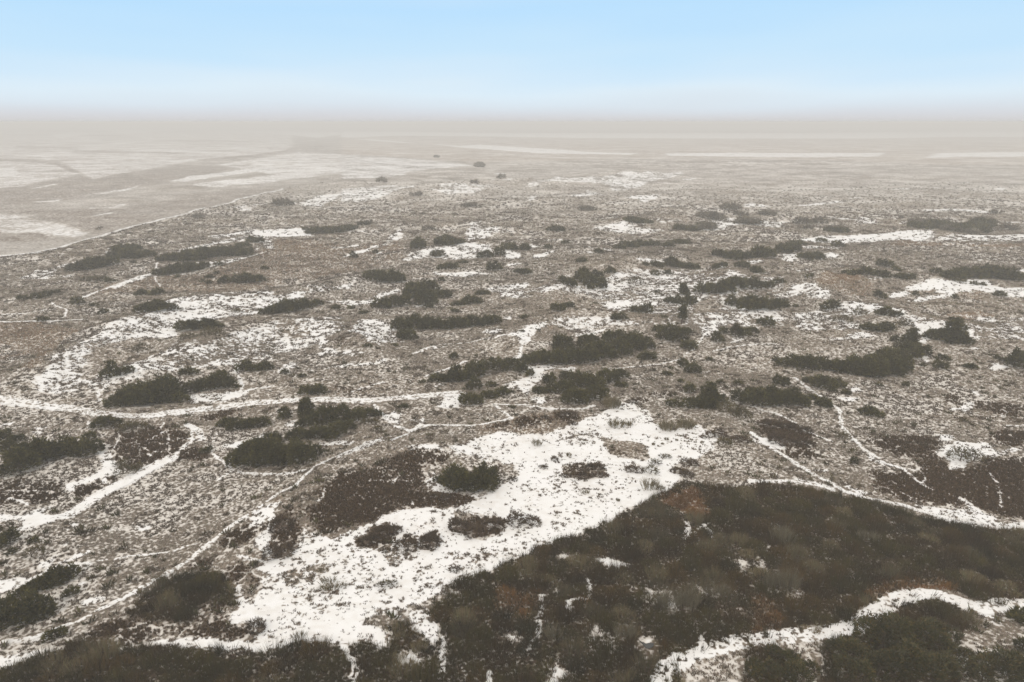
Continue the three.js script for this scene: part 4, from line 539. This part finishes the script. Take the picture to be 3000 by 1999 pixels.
// larger leafless shrubs that stand out of the brown thicket
plant('willow', 'big arching leafless shrub in the middle of the brown thicket, its stems showing', 'N', '1640,900,260,260 1800,880,260,270');
plant('willow', 'pale leafless shrub in the thicket above the bend of the rutted track', 'O', '280,715,260,240 160,690,160,180'); plant('willow', 'greyish leafless shrub near the upper right part of the brown thicket', 'O', '260,300,240,200'); plant('willow', 'broad leafless shrub in the lower middle of the thicket, close to the rutted track', 'N', '1260,1140,260,210');
plant('willow', 'grey leafless shrub on the left part of the thicket, beside a snowy trail', 'N', '640,1140,220,180'); plant('willow', 'small pale leafless shrub near the far right thicket patch of frost', 'O', '1000,280,200,130'); plant('willow', 'leafless shrub with pale stems just right of the arching shrub in the thicket', 'N', '2060,760,260,170');
// right front
olive('olive bush on the small snow patch in the dark heather at right', 'K', '1780,745,110,110 1880,745,130,120'); plant('heather', 'dark heather mounds above the white path neck at right', 'K', '160,455,180,80 300,450,120,60 410,505,180,90'); plant('heather', 'dark round heather mound directly beside the white path neck at right', 'K', '270,608,220,125'); plant('heather', 'brown heather mound right of the white path neck', 'K', '470,612,130,80');
bush('lone oval pine bush on the grey heath at right', 'K', '1040,362,180,85'); olive('olive bush on the narrow winding footpath at right', 'K', '805,558,90,75'); bush('small cone shaped pine on the heath below the winding footpath', 'K', '890,772,62,65'); bush('small dark bush below the snow patch on the right heath', 'K', '820,167,60,38'); bush('tiny lone dark bush on the right heath beneath the long thicket', 'K', '1335,97,45,38'); olive('thin upright dark shrub above the thicket path at right', 'K', '692,920,28,70');
pine('dark pine thicket right of the clearing top, split by a footpath on its right', 'K', '-40,270,200,170 90,275,240,180 220,275,220,180 340,255,200,150 440,285,130,120'); bush('pointed pine at the upper edge of the thicket right of the clearing', 'K', '265,95,140,95'); pine('dark lens shaped pine thicket with a small tail, above the lone oval bush', 'K', '530,75,140,55 620,130,210,130 720,110,130,80'); bush('dark bush at the right end of the thicket right of the clearing', 'K', '620,270,130,75'); bush('small dark bush left of the winding footpath top', 'K', '540,210,80,50');
pineTree('tall round crowned pine rising from the group right of the clearing top', 'J', '1975,265,190,190', .1); pine('low dark pines at the foot of the tall round crowned pine', 'J', '1840,292,140,125 2060,255,130,100 1950,290,130,80'); bush('small dark pine left behind the tall round crowned pine', 'J', '1820,160,75,90'); bush('dark low pine left of the tall round crowned pine', 'J', '1680,278,105,75'); olive('olive brown bush right of the tall round crowned pine', 'J', '2150,350,140,150'); olive('thin olive shrub beyond the olive brown bush', 'J', '2285,385,120,110');
bush('oval dark pine bush just left of the clearing top, on a snow alley', 'F', '155,1292,65,60');
// middle rows
pine('large dark pine thicket in the centre, widest of all', 'F', '130,1205,140,110 230,1200,200,140 340,1198,220,160 420,1110,160,190 470,1198,250,160 600,1195,240,170 640,1060,180,130 740,1160,260,180 860,1010,200,130 880,1130,240,170 1000,1090,220,170 1100,1070,170,120 1130,1160,150,80');
pine('dark pine thicket below the widest one, its foot on the snowy clearing', 'F', '300,1370,160,110 250,1440,170,80 400,1440,240,140 520,1535,260,150 620,1400,280,160 680,1490,220,140 800,1350,190,130 900,1310,150,90 910,1385,110,50 460,1330,160,90');
pine('dark stepped pine thicket left of the widest one, across the snow alley', 'E', '1530,1345,200,80 1640,1345,180,120 1710,1345,180,160 1830,1310,200,150 1990,1265,220,150 2130,1240,130,120 2220,1270,90,110'); pine('column of dark pines hanging below the stepped thicket', 'E', '1810,1415,130,110');
pine('low pine clump at the upper left of the clearing, beside a small snow patch', 'E', '1790,1542,190,120 1950,1482,160,85 2050,1452,120,85 1960,1385,90,50');
pine('dark pines right of the widest thicket, above a thin footpath', 'F', '1270,1000,160,140 1370,1020,160,150 1470,1075,130,90 1430,940,110,60 1230,930,110,70');
pineTree('single tall pine with a bare lower trunk on the white dunes', 'F', '1415,855,90,160', .34); pineTree('small pointed pine at the left end of the dark row on the white dunes', 'F', '1435,605,95,90', .1); bush('single bushy pine left of a larger clump on the white dunes', 'F', '1830,708,90,70 1835,680,50,70');
pine('fan shaped pine on the white dunes, alone in the snow', 'F', '1040,760,110,85 1110,765,110,90'); pine('small oblong pine clump below the fan shaped pine', 'F', '860,827,80,60 925,825,80,62'); pine('oblong pine clump on the left slope of the white dunes', 'F', '380,757,120,75 470,718,110,55');
pine('dark round pine with an open side, right of the dune hollow', 'F', '1890,968,160,125'); pine('leaning pair of small pines left of the dark round pine', 'F', '1710,1012,90,90 1760,935,80,60'); bush('scrubby dark shrub at the right foot of the dark round pine', 'F', '2010,930,70,60'); bush('small round pine at the right end of the white dune hollow', 'F', '2115,872,110,85');
pine('dark pine row low on the white dunes with a pointed pine at its left', 'F', '1330,682,110,55 1430,695,150,85 1500,690,80,70'); pine('long dark pine row climbing the dune behind the pointed pine', 'F', '1580,607,120,95 1690,608,170,90 1780,590,160,90 1870,560,200,90 1940,520,70,50'); pine('big dark pine clump right of the single bushy pine', 'F', '1980,747,170,145 2080,740,160,110 2160,735,160,90 2240,720,110,80'); pine('thin pine clump on the crest behind the big dark clump', 'F', '2000,562,140,95 2120,557,120,65'); bush('spreading dark shrub on the crest right of the thin pine clump', 'F', '2220,522,100,55');
pine('irregular dark pine group on the left shoulder of the white dunes', 'F', '470,537,160,75 610,535,140,140 700,480,100,80 740,562,90,115 665,567,50,50'); bush('bushy pine just right of the irregular dark group', 'F', '815,437,85,70'); olive('pale green shrub on the speckled white dune', 'F', '1030,537,120,90'); pine('low dark pine row behind the speckled white dune', 'F', '1215,382,110,48 1340,387,140,82 1480,397,170,48'); 
pine('two joined dark bushes below the dune footpath, right of centre', 'F', '1515,1273,130,95'); bush('small dark bush left of the two joined bushes', 'F', '1415,1217,75,72'); bush('flat dark bush below the small bush right of centre', 'F', '1295,1287,90,42');
pine('long dark pine thicket on the right heath with a tall tree at its top', 'G', '340,1222,170,110 450,1247,190,130 580,1235,180,100 700,1262,200,120 820,1280,220,150 920,1295,220,190 1010,1322,190,220 1120,1300,220,230 1230,1275,190,150 1310,1150,180,130 1430,1125,130,100 1180,1160,200,110'); pineTree('tall dark pine rising above the long thicket on the right heath', 'G', '1325,1060,115,150', .2); bush('dark bush left of the tall pine above the long right thicket', 'G', '1215,1012,80,58'); bush('small round bush at the left tip of the long right thicket', 'G', '220,1175,52,48');
pineTree('broad triangular pine on the white slope at right', 'G', '1680,1005,170,170', .08); pine('low dark pines spreading at the left of the broad triangular pine', 'G', '1540,992,170,85'); bush('low dark pine at the right foot of the broad triangular pine', 'G', '1785,1025,100,75');
pine('dark thicket cut by the right edge, beside a small snow patch', 'G', '2240,1245,150,155'); bush('small bushes left of the thicket cut by the right edge', 'G', '2120,1177,75,42 2055,1152,45,40'); bush('upright dark bush below the right tip of the long right thicket', 'G', '1570,1232,75,66'); bush('small low shrub above the upright dark bush at right', 'G', '1600,1157,90,42'); bush('tiny round bush between long thicket and upright bush', 'G', '1440,1212,36,30'); bush('low dark bush right of the upright bush on the heath', 'G', '1830,1227,80,36');
pine('low dark clump on the right dunes above a bright snow patch', 'G', '980,912,120,55 1060,925,110,60 1130,927,130,72'); olive('thin upright shrub on the dune beside the low dark clump', 'G', '1310,897,110,60'); olive('small shrub above the low dark clump on the right dunes', 'G', '1225,867,65,36'); olive('olive shrub on sandy ground, right dunes', 'G', '900,787,100,62'); olive('olive shrub left below the sandy one, right dunes', 'G', '765,842,110,62'); bush('dark pine bush at the top of the sandy dune, right', 'G', '660,742,100,88'); bush('flat dark bush sloping down the dune, right', 'G', '1120,782,120,58 1200,795,90,40');
bush('dark bush at the left tip of the big curved snow patch at right', 'G', '1085,642,66,58'); pine('row of dark bushes along the crest of the brown dune at right', 'G', '880,443,90,40 960,446,130,62 1090,467,120,56'); bush('flat dark bush at the right end of the brown dune crest', 'G', '1270,482,150,46'); bush('bush pair at the left end of the brown dune crest', 'G', '795,432,60,26 835,452,36,36'); pine('long hazy thicket behind the big curved snow patch at right', 'G', '1700,498,160,90 1830,475,180,80 1960,470,180,90 2080,480,180,90 2180,498,160,65'); bush('dark bush on the heath above the brown dune at right', 'G', '1110,380,110,62'); bush('tiny bush on the far heath left of the long hazy thicket', 'G', '1545,432,60,42');
each(bush, 'tiny dark bush standing on or beside the big curved snow patch', 'tiny bushes on the curved snow patch', 'G', '1370,617,40,30 1705,647,40,36 2080,625,80,42 1865,527,40,25 1935,532,40,22');
// left, middle
pine('big dark pine thicket just above the curving main track at left', 'D', '1010,1548,170,120 1090,1545,200,150 1200,1545,240,200 1290,1540,220,210 1370,1540,230,250 1430,1400,110,120 1490,1515,150,110'); pine('pine thicket right of the big one above the main track, thinner', 'D', '1640,1432,190,100 1760,1412,200,120 1850,1400,180,140 1930,1405,150,110'); pine('dark pine clump on the white dune above the main track at left', 'D', '930,1300,150,112 1040,1287,120,62'); bush('pine bush on the speckled dune, above the thinner thicket', 'D', '1570,1287,120,75'); pine('oblong pine clump beside the small snow square at left', 'D', '2040,1252,150,90 2120,1252,130,80 2210,1245,120,72'); 
pine('dark pine clump in the middle of the white dunes at left', 'D', '1560,917,140,120 1680,907,170,98 1790,892,130,72'); olive('thin grey green shrubs below the dark clump of the left dunes', 'D', '1770,977,190,92 1565,972,90,42'); olive('brown shrub in the grassy hollow of the left dunes', 'D', '1170,1097,80,72'); bush('oval dark pine clump on the upper edge of the left dunes', 'D', '1220,757,150,78 1320,752,170,88 1420,740,90,70'); olive('small olive bush on the white dune near the slanting thicket', 'D', '1985,762,80,38');
pine('slanting pine thicket on the bright left dune crest', 'E', '110,777,140,70 200,770,170,95 290,755,190,110 400,728,180,82 510,697,90,52'); pine('long dark pine thicket in the middle, right of a bright snow bowl', 'E', '1270,992,200,100 1230,920,180,120 1340,910,200,140 1450,905,220,120 1560,908,180,105 1680,895,200,105 1800,885,200,105 1910,870,170,90 1990,850,130,75');
pine('tall dark pine thicket in the middle above the long one', 'E', '1050,730,150,90 1140,720,160,105 1230,710,150,110 1330,650,200,150 1420,705,200,130 1450,600,200,110 1560,642,170,82 1450,722,80,42'); pine('thin dark pine row right of the tall middle thicket', 'E', '1710,700,150,45 1810,690,170,75 1890,612,120,36'); pine('oval dark pine clump above the middle thickets', 'E', '935,482,80,72 1030,510,170,110 1120,516,160,108 1190,512,120,100'); bush('oval green pine bush above the main track in the middle', 'E', '430,1450,140,90 530,1448,140,95');
bush('lone round pine on brown grass beyond the middle thickets', 'E', '1355,228,110,98'); bush('larger round pine right of the lone round pine on brown grass', 'E', '1575,202,170,95 1680,187,110,42'); bush('pine bush at the foot of the bright slanting snow strip', 'E', '810,307,62,50'); bush('flat pine bush on the speckled ridge below the round pines', 'E', '1520,297,120,52'); pine('flat pine clump below the speckled ridge, middle', 'E', '1570,397,110,50 1640,397,110,55'); bush('pine bush at the right of the speckled ridge', 'E', '1910,307,130,66'); bush('upright dark pine below the right end of the speckled ridge', 'E', '1990,412,105,92'); pine('dark clump with a snow hollow at its right, middle distance', 'E', '2030,287,90,80 2110,240,150,65'); bush('small dark pine right of the snow hollow clump', 'E', '2240,242,70,52'); pine('hazy flat thicket at the right end of the far left snow field', 'E', '530,105,200,58 640,95,170,55 750,82,150,48 800,60,100,34'); bush('hazy shrub behind the flat far thicket', 'E', '900,32,100,32');
pine('hazy thicket beyond the footpath at left, nearest the pale road', 'D', '1000,312,170,72 1090,310,170,72 1200,305,180,62 1060,242,200,48'); pine('hazy dark thicket at the left below the hazy one nearest the road', 'D', '680,408,170,66 780,400,190,90 890,375,170,72'); pine('long hazy pine thicket at left below the far snow field', 'D', '1390,327,130,50 1490,330,160,80 1600,335,180,100 1720,310,180,90 1830,292,180,80 1950,290,180,80 2060,288,120,64'); pine('hazy pine thicket below the long one at left', 'D', '1370,449,140,60 1470,440,170,78 1570,425,170,80 1660,405,140,58'); olive('olive hazy scrub left of the thin footpath', 'D', '790,502,170,52'); bush('round pine on the far snow field at left', 'D', '2130,178,110,62 2030,212,110,36'); pine('loose dark clump on brown grass left of the middle', 'D', '2050,517,190,88 2150,505,110,60'); bush('low dark clump on brown grass, left of the loose clump', 'D', '1870,520,110,62'); bush('round dark pine on the left heath above the thin path', 'D', '655,695,92,62'); bush('round dark pine alone on the left heath below the brown grass', 'D', '1310,614,92,57'); bush('dim shrub left of the lone round pine on the left heath', 'D', '1175,617,90,42');
each(bush, 'tiny dark bush scattered on the brown heath at left', 'tiny bushes on the left heath', 'D', '780,707,65,32 870,767,60,36 360,832,60,40 355,640,120,45 190,652,70,32 1830,367,50,36 1805,442,36,36 2210,402,50,36 1110,347,36,26 920,502,40,36 1750,477,50,42 1690,505,40,25 1745,520,40,28 1480,470,35,25 460,600,60,30');
each(bush, 'tiny dark bush scattered on the heath in the middle', 'tiny bushes on the middle heath', 'E', '1655,757,62,36 2245,812,62,36 2210,432,110,42 1650,1142,46,50 240,1272,52,42 390,1302,62,36 1390,1352,52,32 930,1052,56,32 1000,270,30,35 1735,350,60,28 1550,500,50,32 660,735,80,40 790,730,60,35 900,770,70,35 1160,1040,50,25 2150,1560,60,30 410,70,45,30');
each(bush, 'tiny dark bush scattered on the far middle heath', 'tiny bushes on the far middle heath', 'F', '105,235,80,55 300,225,60,50 440,185,40,40 735,265,70,42 580,340,90,40 110,440,100,50 30,240,60,50 1115,367,40,36 1195,450,55,55 1290,440,70,40 1410,1345,45,30 1740,1352,50,32 1890,1362,55,36 1325,1232,36,26 1215,595,35,30 105,805,50,30 1270,805,40,28 80,920,25,18 2230,700,60,40 1640,1160,45,30 1700,395,60,30 1930,385,110,60 2050,430,90,48 1740,390,100,60');
each(bush, 'tiny dark bush scattered on the right heath and dunes', 'tiny bushes on the right heath', 'G', '795,1442,60,36 1290,1372,46,36 520,1492,80,52 590,1552,110,72 1210,412,60,32 600,167,80,32 730,212,90,46 370,245,80,50 40,430,90,50 490,465,50,28 300,710,50,40 375,715,36,28 1075,1375,50,25 680,1420,45,30');
// far, hazy
each(bush, 'small hazy thicket on the far dunes near the haze line', 'hazy far thickets', 'F', '365,82,140,46 1050,18,240,32 1450,77,190,52 1620,62,150,62 1960,18,200,36 1295,212,76,46 1410,187,150,34');
pine('flat hazy thicket on the open far heath, right of centre', 'F', '900,227,100,36 980,217,150,60 1080,208,130,55 1170,206,120,50'); pine('long hazy pine thicket at the back of the central dunes', 'F', '1750,302,140,66 1850,315,170,72 1950,320,160,72 2050,305,150,95 2130,300,110,80'); pine('hazy dark clump at the left end of the far right snow field', 'G', '260,267,140,88 340,250,120,78 390,195,110,40'); pine('oval hazy clump below the far right snow field', 'G', '460,318,120,60 550,316,130,64'); pine('pale hazy thicket beyond the far right snow field', 'G', '1420,62,150,55 1520,55,150,55 1640,72,170,64 1760,95,170,70 1870,95,170,80 1930,40,150,60'); bush('hazy shrub left of the far right snow field', 'G', '720,92,170,42');
each(farShrub, 'faint shrub on the far heath close to the haze line', 'faint far shrubs', 'B', '278,552,60,34 520,648,80,30 655,382,40,16 950,445,60,32 920,560,60,28 1100,525,60,26 880,725,110,32 960,725,30,25 1690,748,120,32 1475,888,110,36 600,880,90,36 500,778,40,16 560,775,45,16 780,778,40,16 180,840,60,28');
each(farShrub, 'faint shrub on the far right heath close to the haze line', 'faint far right shrubs', 'C', '330,742,130,44 195,812,190,52 400,785,110,26 450,845,170,48 60,888,110,40 165,882,110,54 580,780,120,34 820,845,110,50 930,840,110,42 850,875,80,30 1060,895,130,40 1650,860,150,50 1750,860,130,44 1870,895,140,44 2070,850,120,44 2150,770,50,22 1510,800,30,20 2250,885,110,40 1980,910,110,36');
each(farShrub, 'faint bush beside the long pale road, far left', 'faint bushes by the pale road', 'A', '1950,715,140,44 1625,752,24,14 1370,795,60,24 690,880,30,18');
farShrub('grey far bush at the corner where pale field and heath meet', 'B', '955,447,50,30');

{ // each small bush is told by the landmark it stands nearest to
  const L = [['J', 1150, 230, 'the clearing top bare bush'], ['F', 650, 1050, 'the widest pine thicket'], ['F', 1415, 780, 'the tall bare trunked pine'], ['F', 1070, 720, 'the fan shaped pine'], ['F', 1890, 900, 'the dark round pine'], ['F', 640, 480, 'the dune shoulder pines'], ['F', 1940, 270, 'the hazy thicket behind the dunes'], ['F', 1050, 190, 'the flat hazy far thicket'],
    ['F', 1930, 680, 'the big dark clump on the dunes'], ['E', 1600, 840, 'the long thicket by the snow bowl'], ['E', 1300, 620, 'the tall middle thicket'], ['E', 1075, 460, 'the oval clump above the middle'], ['E', 1355, 180, 'the lone round pine on brown grass'], ['E', 1700, 1250, 'the stepped thicket'], ['E', 480, 1400, 'the oval bush above the main track'], ['E', 250, 700, 'the thicket on the bright left crest'], ['E', 600, 70, 'the far left snow field thicket'],
    ['D', 655, 660, 'the thin path round pine'], ['D', 1310, 580, 'the lone left heath bush'], ['D', 2070, 470, 'the loose clump on brown grass'], ['D', 1500, 400, 'the lower hazy left thicket'], ['D', 800, 350, 'the hazy dark left thicket'], ['D', 1650, 270, 'the long hazy left thicket'], ['A', 1400, 760, 'the pale straight road'],
    ['G', 900, 1200, 'the long right thicket'], ['G', 1680, 920, 'the broad triangular pine'], ['G', 1640, 540, 'the curved snow patch'], ['G', 1060, 430, 'the brown dune crest'], ['G', 1000, 120, 'the far right snow field'], ['K', 620, 80, 'the lens shaped thicket'], ['G', 510, 285, 'the oval hazy clump'], ['G', 1080, 890, 'the low clump on the right dunes'],
    ['B', 0, 480, 'the pale far field'], ['B', 1950, 520, 'the speckled far white dunes'], ['B', 950, 447, 'the corner bush by the pale field'], ['B', 380, 900, 'the slanting snow strip'], ['C', 2000, 355, 'the far white flats'], ['C', 1500, 800, 'the ragged far snow strip'], ['J', 1700, 430, 'the broad bare bush on snow'], ['J', 1490, 930, 'the leaning bare bush'], ['J', 900, 830, 'the ring shaped island']].map(([s, x, y, n]) => ({ n, p: toPixel(s, x, y) }));
  const sets = new Map();
  for (const b of SMALL) {
    let m = L[0], best = 1e9; for (const l of L) { const d = Math.hypot((b.px - l.p[0]), 2 * (b.py - l.p[1])); if (d < best) { best = d; m = l; } }
    const dx = b.px - m.p[0], dy = 2 * (b.py - m.p[1]), side = Math.abs(dx) > 2.2 * Math.abs(dy) ? (dx < 0 ? 'left of' : 'right of') : Math.abs(dy) > 2.2 * Math.abs(dx) ? (dy < 0 ? 'beyond' : 'in front of') : (dy < 0 ? 'beyond and ' : 'in front and ') + (dx < 0 ? 'left of' : 'right of');
    const kind = b.label.includes('twiggy') ? 'twiggy tuft on snow' : b.label.includes('hazy') ? 'hazy thicket' : b.label.includes('faint') ? 'faint hazy shrub' : 'tiny dark bush', key = `${kind} ${side} ${m.n}`;
    b.best = best; if (!sets.has(key)) sets.set(key, []); sets.get(key).push(b);
  }
  const ORD = ['nearest', 'second', 'third', 'fourth', 'fifth', 'sixth', 'seventh', 'eighth'];
  for (const [key, list] of sets) list.sort((a, b) => a.best - b.best).forEach((b, i) => { b.o.userData.label = list.length > 1 ? `${ORD[i]} ${key}` : key; });
}
// a small dark pool in the thicket, under a snowy lip
{ const q = spots('N', '1395,1118 1425,1132 1450,1142 1480,1136 1506,1142 1500,1164 1470,1178 1448,1172 1432,1152'), cx = q.reduce((a, b) => a + b[0], 0) / q.length, cz = q.reduce((a, b) => a + b[1], 0) / q.length, s = new THREE.Shape(q.map(([x, z]) => new THREE.Vector2((x - cx) * 1.25, -(z - cz) * 1.25)));
  const m = new THREE.Mesh(new THREE.ShapeGeometry(s).rotateX(-Math.PI / 2), new THREE.MeshStandardMaterial({ color: new THREE.Color(.012, .013, .012), roughness: .25 })); m.name = 'water'; m.position.set(cx, Math.max(...q.map(([x, z]) => ground(x, z))) + .06, cz); m.receiveShadow = true; m.userData = { kind: 'structure', label: 'small dark pool of open water in the brown thicket' }; scene.add(m); BLOCKED.push([cx, cz, 1.5], [cx, cz + 1.4, 1.2]); }
// ------------------------------------------------------------------ ground cover into the scene
{ const q = new THREE.Matrix4(), e = new THREE.Euler(), qt = new THREE.Quaternion(), v = new THREE.Vector3(), s = new THREE.Vector3(), c = new THREE.Color();
  const grid = new Map(); for (const b of BLOCKED) for (let i = Math.floor((b[0] - b[2]) / 8); i <= Math.floor((b[0] + b[2]) / 8); i++) for (let j = Math.floor((b[1] - b[2]) / 8); j <= Math.floor((b[1] + b[2]) / 8); j++) { const k = i * 100003 + j; if (!grid.has(k)) grid.set(k, []); grid.get(k).push(b); }
  const free = (x, z) => { for (const b of grid.get(Math.floor(x / 8) * 100003 + Math.floor(z / 8)) || []) if ((x - b[0]) ** 2 + (z - b[1]) ** 2 < b[2] * b[2]) return false; return true; };
  for (const [name, k] of Object.entries(COVER)) {
    const list = k.list.filter(([x, z]) => free(x, z)), m = new THREE.InstancedMesh(k.geo, M.grass, list.length); m.name = name;
    list.forEach(([x, z, turn, w, h, col, tx = 0, tz = 0], i) => { qt.setFromEuler(e.set(0, turn, 0)); if (tx || tz) qt.premultiply(new THREE.Quaternion().setFromUnitVectors(new THREE.Vector3(0, 1, 0), new THREE.Vector3(tx, 1, tz).normalize())); m.setMatrixAt(i, q.compose(v.set(x, ground(x, z), z), qt, s.set(w, h, w))); m.setColorAt(i, c.setRGB(...col)); });
    m.castShadow = m.receiveShadow = true; m.userData = { kind: 'stuff', label: k.label, category: 'ground cover' }; scene.add(m); console.log(name, list.length);
  }
}
console.log('leaf triangles', TRIS);
renderer.render(scene, camera);
